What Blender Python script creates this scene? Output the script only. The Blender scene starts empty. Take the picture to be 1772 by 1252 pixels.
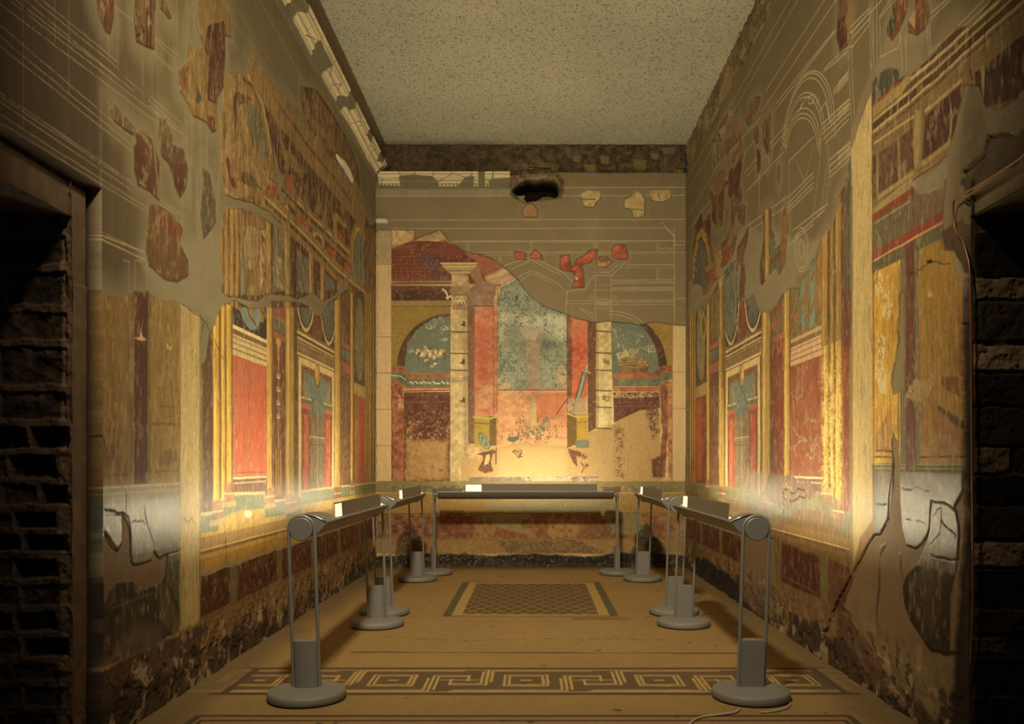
import bpy, bmesh, math, random
import numpy as np
from mathutils import Vector, Matrix

# ------------------------------------------------------------------ camera, world, lights, exposure
SC = bpy.context.scene
COL = SC.collection
F, VX, VY, EYE = 1500.0, 923.0, 803.0, 1.5          # focal length and vanishing point in pixels of the 1772x1252 frame, eye height
XL, XR, YB, ZC, ZP = -2.30, 2.22, 12.64, 6.18, 5.74  # left, right, back wall, ceiling, top of the plaster

cam_d = bpy.data.cameras.new('camera')
cam = bpy.data.objects.new('camera', cam_d)
COL.objects.link(cam)
cam.location = (0, 0, EYE)
cam.rotation_euler = (math.pi / 2, 0, 0)
cam_d.sensor_fit = 'HORIZONTAL'
cam_d.sensor_width = 36.0
cam_d.lens = 36.0 * F / 1772.0
cam_d.shift_x = (886.0 - VX) / 1772.0
cam_d.shift_y = (VY - 626.0) / 1772.0
cam_d.clip_end = 100
SC.camera = cam

SC.view_settings.view_transform = 'Standard'
SC.view_settings.look = 'None'
SC.view_settings.gamma = 1.0
SC.view_settings.use_curve_mapping = False
SC.view_settings.exposure = 0.32

world = bpy.data.worlds.new('dim_daylight')
SC.world = world
world.use_nodes = True
bg = world.node_tree.nodes['Background']
bg.inputs[0].default_value = (1.0, 0.93, 0.80, 1)
bg.inputs[1].default_value = 0.010

TINT = np.array([1.0, 0.86, 0.60])                   # colour of the lamp light
def area(name, loc, target, sx, sy, power, color):
    d = bpy.data.lights.new(name, 'AREA')
    d.shape = 'RECTANGLE'; d.size = sx; d.size_y = sy
    d.energy = power; d.color = color
    o = bpy.data.objects.new(name, d)
    COL.objects.link(o)
    o.location = loc
    o.rotation_euler = (Vector(target) - Vector(loc)).to_track_quat('-Z', 'Y').to_euler()
    return o
# the spotlight under the ceiling by the entrance, whose light throws the bars' shadows on floor and back wall
ent = area('entrance_lamp', (-0.45, 2.4, 5.7), (0.0, 9.8, 1.2), 0.40, 0.40, 135.0, (1.0, 0.80, 0.50))
ent.data.spread = math.radians(92)
# grey daylight from the open end of the room behind the camera
area('entrance_daylight', (0.0, -0.9, 2.2), (0.0, 5.0, 0.6), 2.6, 2.2, 4.0, (0.86, 0.92, 1.0))
LAMP_W = 96.0                                          # emission strength of the fluorescent tubes

# ------------------------------------------------------------------ small helpers
def lin(c):
    c = np.asarray(c, dtype=np.float64) / 255.0
    return np.where(c <= 0.04045, c / 12.92, ((c + 0.055) / 1.055) ** 2.4)
GAIN = 1.04
DULL = 0.10
def alb(c):                                            # colour read under the warm lamps -> surface colour
    a = lin(c) / TINT * GAIN
    a = a.copy(); a[..., 1] += .045 * (a[..., 0] - a[..., 1]); a[..., 2] *= .93
    g = a @ np.array([.35, .5, .15])
    k = (np.maximum(g, .01) / .33) ** .17
    a = a * k[..., None]; g = g * k
    return np.clip(g[..., None] * DULL + a * (1 - DULL), 0, 0.9).astype(np.float32)

def tag(o, label=None, cat=None, group=None, kind=None):
    if label: o['label'] = label
    if cat: o['category'] = cat
    if group: o['group'] = group
    if kind: o['kind'] = kind
    return o

_T = {}
def _tab(seed):
    if seed not in _T:
        _T[seed] = np.random.RandomState(seed).rand(256, 256).astype(np.float32)
    return _T[seed]
def vnoise(x, y, seed):
    t = _tab(seed)
    xf = np.floor(x); yf = np.floor(y)
    a = (x - xf).astype(np.float32); b = (y - yf).astype(np.float32)
    xi = xf.astype(np.int32) & 255; yi = yf.astype(np.int32) & 255
    xj = (xi + 1) & 255; yj = (yi + 1) & 255
    a = a * a * (3 - 2 * a); b = b * b * (3 - 2 * b)
    return (t[yi, xi] * (1 - a) + t[yi, xj] * a) * (1 - b) + (t[yj, xi] * (1 - a) + t[yj, xj] * a) * b
def fbm(x, y, f, octs, seed, fy=None):
    fy = f if fy is None else fy
    s = 0; n = 0; a = 1.0
    for i in range(octs):
        s = s + a * vnoise(x * f + 17.3 * i, y * fy + 9.1 * i, seed + i)
        n += a; a *= 0.55; f *= 2.03; fy *= 2.03
    return s / n
def cells(x, y, f, seed, fy=None):                     # worley: distance to border, cell id value
    fy = f if fy is None else fy
    x = x * f; y = y * fy
    xi = np.floor(x).astype(np.int32); yi = np.floor(y).astype(np.int32)
    t1 = _tab(seed); t2 = _tab(seed + 1); t3 = _tab(seed + 2)
    d1 = np.full(x.shape, 9.0, np.float32); d2 = d1.copy(); idv = np.zeros(x.shape, np.float32)
    for i in (-1, 0, 1):
        for j in (-1, 0, 1):
            cx = xi + i; cy = yi + j
            px = cx + 0.15 + 0.7 * t1[cy & 255, cx & 255]; py = cy + 0.15 + 0.7 * t2[cy & 255, cx & 255]
            d = np.hypot(px - x, py - y)
            v = t3[cy & 255, cx & 255]
            near = d < d1
            d2 = np.where(near, d1, np.minimum(d2, d))
            idv = np.where(near, v, idv)
            d1 = np.where(near, d, d1)
    return d2 - d1, idv
def sstep(d, w):                                       # 1 inside (d<0), 0 outside
    t = np.clip(0.5 - d / (2 * w), 0, 1)
    return t * t * (3 - 2 * t)
def sd_poly(x, y, P):
    n = len(P)
    best = np.full(x.shape, 1e9, np.float32)
    ins = np.zeros(x.shape, bool)
    for i in range(n):
        ax, ay = P[i]; bx, by = P[(i + 1) % n]
        ex, ey = bx - ax, by - ay
        L = ex * ex + ey * ey + 1e-12
        wx = x - ax; wy = y - ay
        t = np.clip((wx * ex + wy * ey) / L, 0, 1)
        dd = (wx - ex * t) ** 2 + (wy - ey * t) ** 2
        np.minimum(best, dd, out=best)
        if ay != by:
            c = (ay > y) != (by > y)
            ins ^= c & (x < (bx - ax) * (y - ay) / (by - ay) + ax)
    d = np.sqrt(best)
    return np.where(ins, -d, d)
def sd_line(x, y, P):
    best = np.full(x.shape, 1e9, np.float32)
    for i in range(len(P) - 1):
        ax, ay = P[i]; bx, by = P[i + 1]
        ex, ey = bx - ax, by - ay
        L = ex * ex + ey * ey + 1e-12
        wx = x - ax; wy = y - ay
        t = np.clip((wx * ex + wy * ey) / L, 0, 1)
        np.minimum(best, (wx - ex * t) ** 2 + (wy - ey * t) ** 2, out=best)
    return np.sqrt(best)
def arc(cx, cy, rx, ry, a0, a1, n=18, tilt=0.0):       # pixel-space arc, angles in degrees, 90 = up
    out = []
    for i in range(n + 1):
        a = math.radians(a0 + (a1 - a0) * i / n)
        x = rx * math.cos(a); y = -ry * math.sin(a)
        out.append((cx + x + tilt * y, cy + y))
    return out

# ------------------------------------------------------------------ a painted, modelled plaster surface
class Surface:
    """A wall, floor or jamb as a dense grid: u along it, v up it; colour, relief and gloss live on the vertices."""
    def __init__(s, us, vs, px2w, base, seed=1):
        s.u = np.asarray(us, np.float32); s.v = np.asarray(vs, np.float32)
        s.U, s.V = np.meshgrid(s.u, s.v)
        s.px = px2w; s.seed = seed
        s.n1 = fbm(s.U, s.V, 1.7, 5, seed)
        s.n2 = fbm(s.U, s.V, 17, 4, seed + 20)
        s.n3 = fbm(s.U, s.V, 70, 3, seed + 30)
        s.ns = fbm(s.U, s.V, 34, 3, seed + 40, fy=3.2)
        s.wx = fbm(s.U, s.V, 9, 5, seed + 60) - 0.5
        s.wy = fbm(s.U, s.V, 9, 5, seed + 80) - 0.5
        s.c = np.empty(s.U.shape + (3,), np.float32); s.c[:] = alb(base)
        s.h = np.zeros(s.U.shape, np.float32)
        s.r = np.full(s.U.shape, 0.62, np.float32)
        s.m = {None: None}
        s.cut = np.zeros(s.U.shape, bool)
        s.cur = None
    def W(s, P):
        return [s.px(*p) for p in P]
    def box_of(s, P, pad):
        xs = [p[0] for p in P]; ys = [p[1] for p in P]
        i0 = np.searchsorted(s.u, min(xs) - pad); i1 = np.searchsorted(s.u, max(xs) + pad)
        j0 = np.searchsorted(s.v, min(ys) - pad); j1 = np.searchsorted(s.v, max(ys) + pad)
        return slice(j0, j1), slice(i0, i1)
    def apply(s, sl, a, c, c2=None, mott=0.25, streak=0.0, wear=0.0, dh=0.0, gl=None, m='cur'):
        key = s.cur if m == 'cur' else m
        if key is not None:
            a = a * s.m[key][sl]
        n1 = s.n1[sl]; n2 = s.n2[sl]
        if wear > 0:
            q = 0.30 * n2 + 0.25 * n1 + 0.45 * s.n3[sl]
            a = a * (1 - sstep(q - (wear * 0.5 + 0.25), 0.045))
        col = alb(c)
        out = np.empty(a.shape + (3,), np.float32); out[:] = col
        if c2 is not None:
            t = np.clip((0.6 * n2 + 0.4 * n1 - 0.5) * 3.5 + 0.5, 0, 1)[..., None]
            out = out * (1 - t) + alb(c2) * t
        k = 1 + mott * ((n2 - 0.5) * 1.1 + (n1 - 0.5) * 0.9 + (s.n3[sl] - 0.5) * 0.7)
        if streak:
            k = k + streak * (s.ns[sl] - 0.5) * 2
        out = np.clip(out * k[..., None], 0, 0.92)
        a3 = a[..., None]
        s.c[sl] = s.c[sl] * (1 - a3) + out * a3
        if dh: s.h[sl] += dh * a
        if gl is not None: s.r[sl] = s.r[sl] * (1 - a) + gl * a
    def fill(s, P, c, jag=0.004, soft=0.004, a=1.0, px=True, **k):
        if px: P = s.W(P)
        sl = s.box_of(P, jag + soft + 0.01)
        if s.U[sl].size == 0: return
        d = sd_poly(s.U[sl] + jag * 2 * s.wx[sl], s.V[sl] + jag * 2 * s.wy[sl], P)
        s.apply(sl, sstep(d, soft) * a, c, **k)
    def box(s, u0, u1, v0, v1, c, **k):                # metres
        s.fill([(u0, v0), (u1, v0), (u1, v1), (u0, v1)], c, px=False, **k)
    def line(s, P, w, c, jag=0.002, soft=0.003, a=1.0, px=True, **k):
        if px: P = s.W(P)
        sl = s.box_of(P, w + jag + soft + 0.01)
        if s.U[sl].size == 0: return
        d = sd_line(s.U[sl] + jag * 2 * s.wx[sl], s.V[sl] + jag * 2 * s.wy[sl], P) - w / 2
        s.apply(sl, sstep(d, soft) * a, c, **k)
    def crack(s, P, w=0.008, depth=0.012, px=True, c=(48, 34, 20), jag=0.02, m=None):
        s.line(P, w * .55, c, jag=jag, soft=0.0025, px=px, dh=-depth * .6, mott=0.1, m=m, gl=0.9)
    def ell(s, cx, cy, rx, ry, c, **k):                # pixels
        s.fill(arc(cx, cy, rx, ry, 0, 360, 26)[:-1], c, **k)
    def sdmask(s, polys, jag=0.012):                   # union of pixel polygons -> signed distance over the whole wall
        D = np.full(s.U.shape, 9.0, np.float32)
        for P in polys:
            P = s.W(P)
            sl = s.box_of(P, 0.2)
            if s.U[sl].size == 0: continue
            D[sl] = np.minimum(D[sl], sd_poly(s.U[sl] + jag * 2 * s.wx[sl], s.V[sl] + jag * 2 * s.wy[sl], P))
        return D
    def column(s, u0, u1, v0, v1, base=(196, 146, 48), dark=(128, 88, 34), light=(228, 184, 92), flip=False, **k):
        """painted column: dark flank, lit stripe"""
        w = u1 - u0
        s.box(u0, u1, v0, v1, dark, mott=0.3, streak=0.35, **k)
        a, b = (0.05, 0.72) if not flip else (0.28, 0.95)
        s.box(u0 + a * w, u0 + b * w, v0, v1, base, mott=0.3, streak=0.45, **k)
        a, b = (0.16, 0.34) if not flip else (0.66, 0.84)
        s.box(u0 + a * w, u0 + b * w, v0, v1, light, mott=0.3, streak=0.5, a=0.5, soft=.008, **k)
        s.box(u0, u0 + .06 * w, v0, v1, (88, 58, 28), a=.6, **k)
    def build(s, name, to3d, material):
        nv, nu = s.U.shape
        co = to3d(s.U, s.V, s.h).reshape(-1, 3).astype(np.float32)
        idx = np.arange(nv * nu, dtype=np.int32).reshape(nv, nu)
        keep = ~(s.cut[:-1, :-1] | s.cut[1:, :-1] | s.cut[:-1, 1:] | s.cut[1:, 1:])
        q = np.stack([idx[:-1, :-1], idx[:-1, 1:], idx[1:, 1:], idx[1:, :-1]], -1)[keep]
        nf = len(q)
        me = bpy.data.meshes.new(name)
        me.vertices.add(nv * nu); me.vertices.foreach_set('co', co.ravel())
        me.loops.add(nf * 4); me.loops.foreach_set('vertex_index', q.ravel())
        me.polygons.add(nf)
        me.polygons.foreach_set('loop_start', np.arange(0, nf * 4, 4, dtype=np.int32))
        me.polygons.foreach_set('use_smooth', np.ones(nf, bool))
        me.update(calc_edges=True)
        at = me.color_attributes.new('paint', 'FLOAT_COLOR', 'POINT')
        rgba = np.ones((nv * nu, 4), np.float32); rgba[:, :3] = s.c.reshape(-1, 3); 
        at.data.foreach_set('color', rgba.ravel())
        ar = me.attributes.new('gloss', 'FLOAT', 'POINT')
        ar.data.foreach_set('value', s.r.ravel())
        me.materials.append(material)
        o = bpy.data.objects.new(name, me)
        COL.objects.link(o)
        return o

# ------------------------------------------------------------------ materials
def nodes_of(name):
    m = bpy.data.materials.new(name); m.use_nodes = True
    nt = m.node_tree
    return m, nt, nt.nodes['Principled BSDF']
def plaster_material(name, grain=140.0, amount=0.22, bump=0.25, spec=0.45, stretch=(1, 1, 1)):
    m, nt, b = nodes_of(name)
    N = nt.nodes; L = nt.links
    tc = N.new('ShaderNodeTexCoord')
    mp = N.new('ShaderNodeMapping'); mp.inputs['Scale'].default_value = stretch
    L.new(tc.outputs['Object'], mp.inputs['Vector'])
    at = N.new('ShaderNodeAttribute'); at.attribute_name = 'paint'
    gl = N.new('ShaderNodeAttribute'); gl.attribute_name = 'gloss'
    n1 = N.new('ShaderNodeTexNoise'); n1.inputs['Scale'].default_value = grain; n1.inputs['Detail'].default_value = 4
    n1.inputs['Roughness'].default_value = 0.7
    L.new(mp.outputs[0], n1.inputs['Vector'])
    mr = N.new('ShaderNodeMapRange')
    mr.inputs['From Min'].default_value = 0.3; mr.inputs['From Max'].default_value = 0.7
    mr.inputs['To Min'].default_value = 1 - amount; mr.inputs['To Max'].default_value = 1 + amount
    L.new(n1.outputs['Fac'], mr.inputs['Value'])
    vm = N.new('ShaderNodeVectorMath'); vm.operation = 'SCALE'
    L.new(at.outputs['Color'], vm.inputs[0]); L.new(mr.outputs[0], vm.inputs['Scale'])
    L.new(vm.outputs[0], b.inputs['Base Color'])
    ma = N.new('ShaderNodeMath'); ma.operation = 'MULTIPLY_ADD'
    L.new(n1.outputs['Fac'], ma.inputs[0]); ma.inputs[1].default_value = 0.2
    L.new(gl.outputs['Fac'], ma.inputs[2])
    L.new(ma.outputs[0], b.inputs['Roughness'])
    b.inputs['Specular IOR Level'].default_value = spec
    bp = N.new('ShaderNodeBump'); bp.inputs['Strength'].default_value = bump; bp.inputs['Distance'].default_value = 0.004
    L.new(n1.outputs['Fac'], bp.inputs['Height']); L.new(bp.outputs[0], b.inputs['Normal'])
    return m
def plain(name, rgb, rough=0.5, metal=0.0, grain=0, amount=0.08, bump=0.0, emit=None, strength=0):
    m, nt, b = nodes_of(name)
    b.inputs['Base Color'].default_value = (*rgb, 1)
    b.inputs['Roughness'].default_value = rough; b.inputs['Metallic'].default_value = metal
    N = nt.nodes; L = nt.links
    if grain:
        tc = N.new('ShaderNodeTexCoord')
        n = N.new('ShaderNodeTexNoise'); n.inputs['Scale'].default_value = grain; n.inputs['Detail'].default_value = 5
        L.new(tc.outputs['Object'], n.inputs['Vector'])
        cr = N.new('ShaderNodeMix'); cr.data_type = 'RGBA'
        cr.inputs['A'].default_value = (*[c * (1 - amount * 2) for c in rgb], 1)
        cr.inputs['B'].default_value = (*[min(1, c * (1 + amount * 2)) for c in rgb], 1)
        L.new(n.outputs['Fac'], cr.inputs['Factor']); L.new(cr.outputs['Result'], b.inputs['Base Color'])
        if bump:
            bp = N.new('ShaderNodeBump'); bp.inputs['Strength'].default_value = bump; bp.inputs['Distance'].default_value = 0.01
            L.new(n.outputs['Fac'], bp.inputs['Height']); L.new(bp.outputs[0], b.inputs['Normal'])
    if emit:
        b.inputs['Emission Color'].default_value = (*emit, 1); b.inputs['Emission Strength'].default_value = strength
    return m
M_WALL = plaster_material('painted_plaster')
M_FLOOR = plaster_material('mosaic_floor', grain=260.0, amount=0.30, bump=0.35, spec=0.25)
M_STONE = plaster_material('rough_masonry', grain=60.0, amount=0.35, bump=0.9, spec=0.2)
def R(x0, y0, x1, y1):
    return [(x0, y0), (x1, y0), (x1, y1), (x0, y1)]
def S7(P): return [(600 + x * .3612, 200 + y * .3612) for x, y in P]       # readings taken on enlargements of the photo
def S8(P): return [(620 + x * .3836, 380 + y * .3836) for x, y in P]
def S9(P): return [(900 + x * .3832, 380 + y * .3832) for x, y in P]
def SH(P): return [(660 + x * .1598, 400 + y * .1598) for x, y in P]
def SG(P): return [(780 + x * .2397, 560 + y * .2397) for x, y in P]

# ------------------------------------------------------------------ back wall
def make_back_wall():
    us = np.arange(XL, XR + 0.004, 0.0068); vs = np.arange(0, ZC + 0.01, 0.0068)
    k = 1500.0 / YB
    s = Surface(us, vs, lambda x, y: ((x - VX) / k, EYE + (VY - y) / k), (138, 114, 73), seed=3)
    U, V = s.U, s.V
    # grey-brown restoration plaster: cloudy, with smears
    s.c *= (0.86 + 0.28 * s.n1 + 0.10 * (s.n2 - .5))[..., None]
    s.fill(S7([(1130, 480), (1210, 470), (1200, 610), (1140, 620)]), (146, 126, 80), soft=.12, jag=.05, a=.6)
    s.fill(S7([(140, 350), (780, 350), (780, 385), (140, 385)]), (150, 138, 96), soft=.03, jag=.02, a=.8)
    # the fresco that is left
    edge = S7([(135, 560), (150, 547), (330, 547), (322, 598), (360, 578), (420, 556), (445, 548), (465, 572), (500, 605), (560, 650), (660, 668),
               (720, 700), (770, 740), (820, 785), (850, 830), (890, 875), (950, 915), (1040, 945), (1100, 970), (1180, 990), (1250, 985), (1330, 990),
               (1400, 1002), (1480, 985), (1560, 1000), (1640, 1008)])
    body = edge + [(1200, 1000), (640, 1000)]
    isl = [S7([(800, 650), (860, 658), (858, 688), (810, 690)]), S7([(880, 662), (905, 640), (935, 668), (940, 690), (880, 682)]),
           S7([(1025, 672), (1062, 665), (1075, 715), (1090, 735), (1080, 750), (1020, 735)]),
           S7([(1080, 735), (1100, 690), (1130, 675), (1170, 640), (1200, 640), (1195, 680), (1160, 705), (1120, 720), (1135, 740), (1138, 825), (1080, 825), (1095, 780)]),
           S7([(1270, 640), (1290, 618), (1335, 620), (1348, 655), (1345, 690), (1300, 688), (1272, 675)]),
           S7([(1195, 705), (1210, 678), (1245, 675), (1275, 700), (1240, 730), (1205, 722)]),
           S7([(1122, 375), (1150, 357), (1212, 362), (1217, 395), (1195, 415), (1185, 440), (1140, 435), (1125, 410)]),
           S7([(1328, 400), (1365, 385), (1388, 360), (1410, 370), (1430, 405), (1425, 485), (1375, 492), (1365, 455), (1330, 440)]),
           S7([(1452, 358), (1555, 355), (1550, 400), (1510, 415), (1455, 405)]),
           S7([(835, 465), (860, 425), (890, 420), (915, 450), (912, 485), (850, 485)])]
    D = s.sdmask([body] + isl, jag=.012)
    m = sstep(D, .005); s.m['f'] = m; s.m['p'] = 1 - m
    # halo of paler mortar round the islands, dark edge line
    Di = s.sdmask(isl, jag=.03)
    halo = np.clip(1 - np.abs(Di) / .10, 0, 1) * (1 - m) * 0.45
    s.c[:] = s.c * (1 - halo[..., None]) + alb((150, 134, 90)) * halo[..., None]
    s.cur = 'p'
    w = .008; lc = (196, 178, 128)
    def L(P, ww=w, a=.8): s.line(S7(P), ww, lc, a=a, jag=.003, soft=.004)
    L([(135, 386), (790, 384)]); L([(1030, 345), (1625, 343)], .009); L([(1030, 384), (1130, 384)]); L([(1220, 384), (1340, 384)]); L([(1430, 382), (1460, 382)]); L([(1565, 382), (1625, 382)])
    L([(205, 500), (1625, 496)]); L([(205, 541), (1530, 538), (1570, 580)]); L([(470, 601), (1570, 599)], .009)
    L([(495, 606), (1480, 606)], .005, .6)
    L([(565, 655), (1570, 653)], .007); L([(660, 668), (1000, 664)], .005, .6); L([(1150, 664), (1570, 662)], .005, .6)
    for x in (575, 585, 878, 888, 1185, 1195, 1485, 1495): L([(x, 606), (x, 653)], .006, .7)
    for x in (730, 740): L([(x, 668), (x, 712)], .006, .7)
    for x in (1485, 1495): L([(x, 728), (x, 785)], .006, .7)
    L([(1340, 715), (1570, 713)]); L([(1310, 727), (1570, 727)], .005, .6)
    # scribed gable
    L([(755, 718), (885, 676), (1040, 752), (1110, 830)], .008); L([(790, 735), (885, 692), (1030, 765)], .006); L([(820, 775), (885, 740), (1000, 795), (1060, 850)], .007)
    L([(835, 790), (885, 752), (990, 805)], .005)
    # scribed entablature and capital on the right
    for y in (785, 799, 822, 836, 882, 890, 903): L([(1270, y + 3), (1568, y)], .006, .75)
    for i in range(44):
        x = 1275 + i * 6.6
        s.line(S7([(x, 789), (x, 799)]), .004, lc, a=.6); s.line(S7([(x, 823), (x, 834)]), .006, lc, a=.75)
    L([(1568, 540), (1570, 985)], .008); L([(1625, 280), (1628, 1000)], .006, .5); L([(1570, 600), (1625, 600)], .006); L([(1570, 618), (1625, 618)], .006); L([(1570, 655), (1625, 655)], .006); L([(1572, 875), (1625, 875)], .006)
    L([(1510, 512), (1540, 545), (1570, 575), (1572, 640)], .006); L([(1500, 632), (1515, 640), (1530, 630), (1545, 642), (1560, 632)], .006)
    L([(1185, 765), (1270, 765), (1335, 700)], .007); L([(1185, 750), (1262, 750), (1300, 712)], .006); L([(1185, 765), (1140, 830), (1055, 840), (1050, 960)], .007)
    L([(1192, 765), (1192, 985)], .006); L([(1267, 765), (1267, 985)], .006); L([(1185, 835), (1275, 835)], .006); L([(1192, 922), (1267, 922)], .006); L([(1192, 812), (1267, 812)], .005)
    for cx in (1175, 1285):
        s.line(S7([(cx + 12 * math.cos(t / 4) * (1 - t / 30), 865 + 10 * math.sin(t / 4) * (1 - t / 30)) for t in range(26)]), .005, lc, a=.8)
    for i in range(7):
        s.line(S7(arc(1200 + i * 10, 912, 8, 22, 10, 175, 8)), .006, lc, a=.8); s.line(S7(arc(1197 + i * 11, 890, 7, 14, 10, 175, 8)), .005, lc, a=.7)
    L([(1045, 885), (1185, 885)], .005); L([(1045, 900), (1180, 900)], .005); L([(1120, 920), (1180, 950)], .006); L([(1120, 925), (1185, 975)], .005)
    s.line(S7(arc(1265, 1180, 240, 245, 22, 92, 16)), .007, lc, a=.8); s.line(S7(arc(1265, 1180, 222, 228, 30, 92, 16)), .006, lc, a=.7)
    L([(1080, 970), (1080, 915)], .005)
    s.cur = 'f'
    # ---- islands
    for P in isl[:5]: s.fill(P, (158, 62, 36), c2=(196, 92, 56), jag=.0, mott=.5)
    s.fill(isl[5], (196, 150, 80), jag=0, c2=(150, 80, 40))
    for i in range(6): s.line(S7([(1208 + i * 11, 680), (1216 + i * 11, 700)]), .012, (120, 60, 34))
    s.line(S7([(1020, 745), (1100, 780)]), .05, (206, 168, 92))
    for P in isl[6:9]: s.fill(P, (176, 142, 78), c2=(196, 164, 98), jag=0)
    s.line(S7([(1130, 400), (1190, 402)]), .02, (124, 100, 54)); s.line(S7([(1490, 360), (1500, 410)]), .012, (124, 100, 54)); s.line(S7([(1340, 445), (1420, 452)]), .015, (130, 100, 56))
    s.fill(isl[9], (164, 136, 80), c2=(170, 104, 60), jag=0)
    # ---- whole fresco ground
    s.fill([(640, 300), (1200, 300), (1200, 1000), (640, 1000)], (186, 138, 74), c2=(206, 162, 92), mott=.4, a=m[0, 0] * 0 + 1) if False else None
    zone = [(648, 350), (1190, 350), (1190, 1000), (648, 1000)]
    sl = s.box_of(s.W(zone), 0)
    lowm = s.m['f'].copy(); lowm[s.sdmask(isl, jag=.012) < .02] = 0; s.m['b'] = lowm; s.cur = 'b'
    s.fill(zone, (190, 146, 84), c2=(212, 170, 104), mott=.4)
    # left and right pilasters
    for x0, x1, yt in ((650, 678, 380), (1163, 1190, 540)):
        s.fill(R(x0, yt, x1, 975), (214, 176, 116), c2=(198, 156, 94), mott=.45, streak=.1, gl=.5)
        s.line([(x1 if x0 < 900 else x0, yt), (x1 if x0 < 900 else x0, 850)], .014, (128, 78, 42), a=.8, jag=.006)
    for y in (457, 583, 645, 708, 771, 833): s.line([(651, y), (678, y)], .012, (132, 88, 48), a=.75)
    for y in (643, 706, 840): s.line([(1164, y), (1189, y)], .010, (132, 88, 48), a=.7)
    s.fill(R(650, 396, 678, 455), (190, 160, 104), c2=(160, 132, 84), mott=.6)
    # ---- upper left: red attic above the entablature
    s.fill(S8([(150, 130), (240, 95), (300, 95), (400, 100), (500, 140), (600, 175), (700, 250), (640, 300), (600, 290), (150, 290)]), (144, 58, 34), c2=(112, 52, 34), mott=.6, jag=.01)
    s.fill(SH([(375, 60), (575, 0), (640, 0), (680, 70), (560, 95), (380, 100)]), (190, 156, 96), c2=(160, 110, 60), jag=.02, soft=.02)
    s.fill(SH([(105, 140), (360, 150), (360, 180), (105, 180)]), (150, 96, 54), jag=.02, soft=.02, a=.7)
    for i in range(9):
        y = 195 + i * 40
        s.line(SH([(108, y), (560 if i > 2 else 800, y + 4)]), .010, (150, 92, 60), a=.6, jag=.006)
    for i in range(10):
        x = 160 + i * 62; s.line(SH([(x, 400), (x, 530)]), .014, (176, 74, 40), a=.7, jag=.01)
    for i in range(14):
        x = 150 + i * 45; s.line(SH([(x, 500), (x, 540)]), .010, (148, 118, 84), a=.6)
    s.fill(SH([(380, 250), (620, 250), (700, 540), (520, 540)]), (92, 72, 66), soft=.08, jag=.05, a=.6)
    for i in range(9):                                 # crest of scrolls on the projecting cornice
        s.line(SH(arc(610 + i * 58, 310, 22, 34, -20, 220, 9)), .014, (84, 44, 30), a=.95)
    s.fill(SH([(880, 225), (1000, 240), (1180, 300), (1370, 410), (1110, 490), (1050, 400), (1030, 330)]), (176, 90, 62), c2=(158, 76, 50), mott=.5)
    s.fill(SH([(640, 90), (700, 90), (860, 200), (870, 300), (720, 300), (560, 220)]), (140, 58, 36), soft=.03, a=.7)
    s.line(SH([(105, 548), (760, 546)]), .018, (190, 150, 86)); s.line(SH([(105, 580), (760, 575)]), .024, (172, 136, 74))
    for i in range(46):
        x = 170 + i * 13; s.line(SH([(x, 545), (x + 5, 550)]), .008, (120, 80, 46), a=.8)
    s.fill(SH([(105, 592), (755, 592), (760, 750), (105, 755)]), (88, 46, 34), c2=(104, 56, 38), mott=.3)
    s.fill(SH([(105, 592), (755, 592), (760, 640), (105, 640)]), (120, 72, 46), soft=.01, a=.8)
    s.fill(SH([(105, 752), (760, 750), (760, 812), (105, 815)]), (172, 128, 70), c2=(152, 110, 60), mott=.4)
    s.line(SH([(105, 815), (760, 812)]), .012, (100, 76, 34))
    # yellow wall with arch
    s.fill(SH([(105, 818), (755, 815), (755, 1700), (105, 1700)]), (164, 126, 40), c2=(142, 106, 36), mott=.35)
    s.fill(S8(arc(415, 660, 240, 236, 90, 180, 22) + [(415, 662)]), (92, 52, 38), c2=(108, 70, 50), jag=.003)
    s.fill(S8(arc(415, 660, 205, 222, 90, 180, 22) + [(415, 662)]), (124, 128, 96), c2=(104, 112, 88), mott=.5, jag=.004)
    s.fill(S8([(210, 655), (222, 560), (260, 500), (330, 450), (415, 438), (415, 692), (225, 692)]), (124, 128, 96), c2=(104, 112, 88), mott=.45, a=1)
    s.apply(*(lambda P: (s.box_of(s.W(P), 0), np.ones(s.U[s.box_of(s.W(P), 0)].shape, np.float32) * 1.0))(R(702, 555, 775, 640)), (196, 176, 128), wear=.55) if False else None
    for (x, y, q) in ((360, 455, 30), (390, 490, 22), (325, 480, 24), (240, 590, 16), (385, 540, 16)):
        s.fill(S8(arc(x, y, q, q * .6, 0, 360, 9)), (186, 172, 122), jag=.03, wear=.55, a=.9)
    rnd = random.Random(5)
    for i in range(70):                                # garland of pale flowers
        t = rnd.uniform(-1, 1); x = 328 + t * 62; y = 598 + rnd.gauss(0, 17) * (1.2 - abs(t)) + 10 * (1 - t * t)
        s.ell(*S8([(x, y)])[0], rnd.uniform(2.0, 4.2), rnd.uniform(1.8, 3.8), rnd.choice([(202, 176, 116), (184, 150, 92), (122, 96, 56), (168, 118, 76), (214, 192, 136)]), jag=.004)
    for x in (270, 390): s.fill(S8([(x, 590), (x + 10, 600), (x + 4, 640), (x - 8, 625)]), (110, 100, 60), jag=.01)
    # red cornice, blue-green frieze
    s.fill(S8([(150, 660), (200, 662), (237, 700), (415, 696), (415, 712), (228, 714), (195, 684), (150, 684)]), (156, 72, 44), c2=(178, 92, 58))
    s.fill(S8([(150, 686), (195, 686), (226, 716), (415, 714), (415, 752), (215, 754), (185, 728), (150, 724)]), (92, 104, 72), c2=(120, 118, 80), mott=.5)
    for i in range(9): s.line(S8([(232 + i * 20 + (i % 3) * 3, 735 - (i % 2) * 6), (246 + i * 20, 738)]), .022, (216, 196, 150), jag=.02, a=.9)
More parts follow.
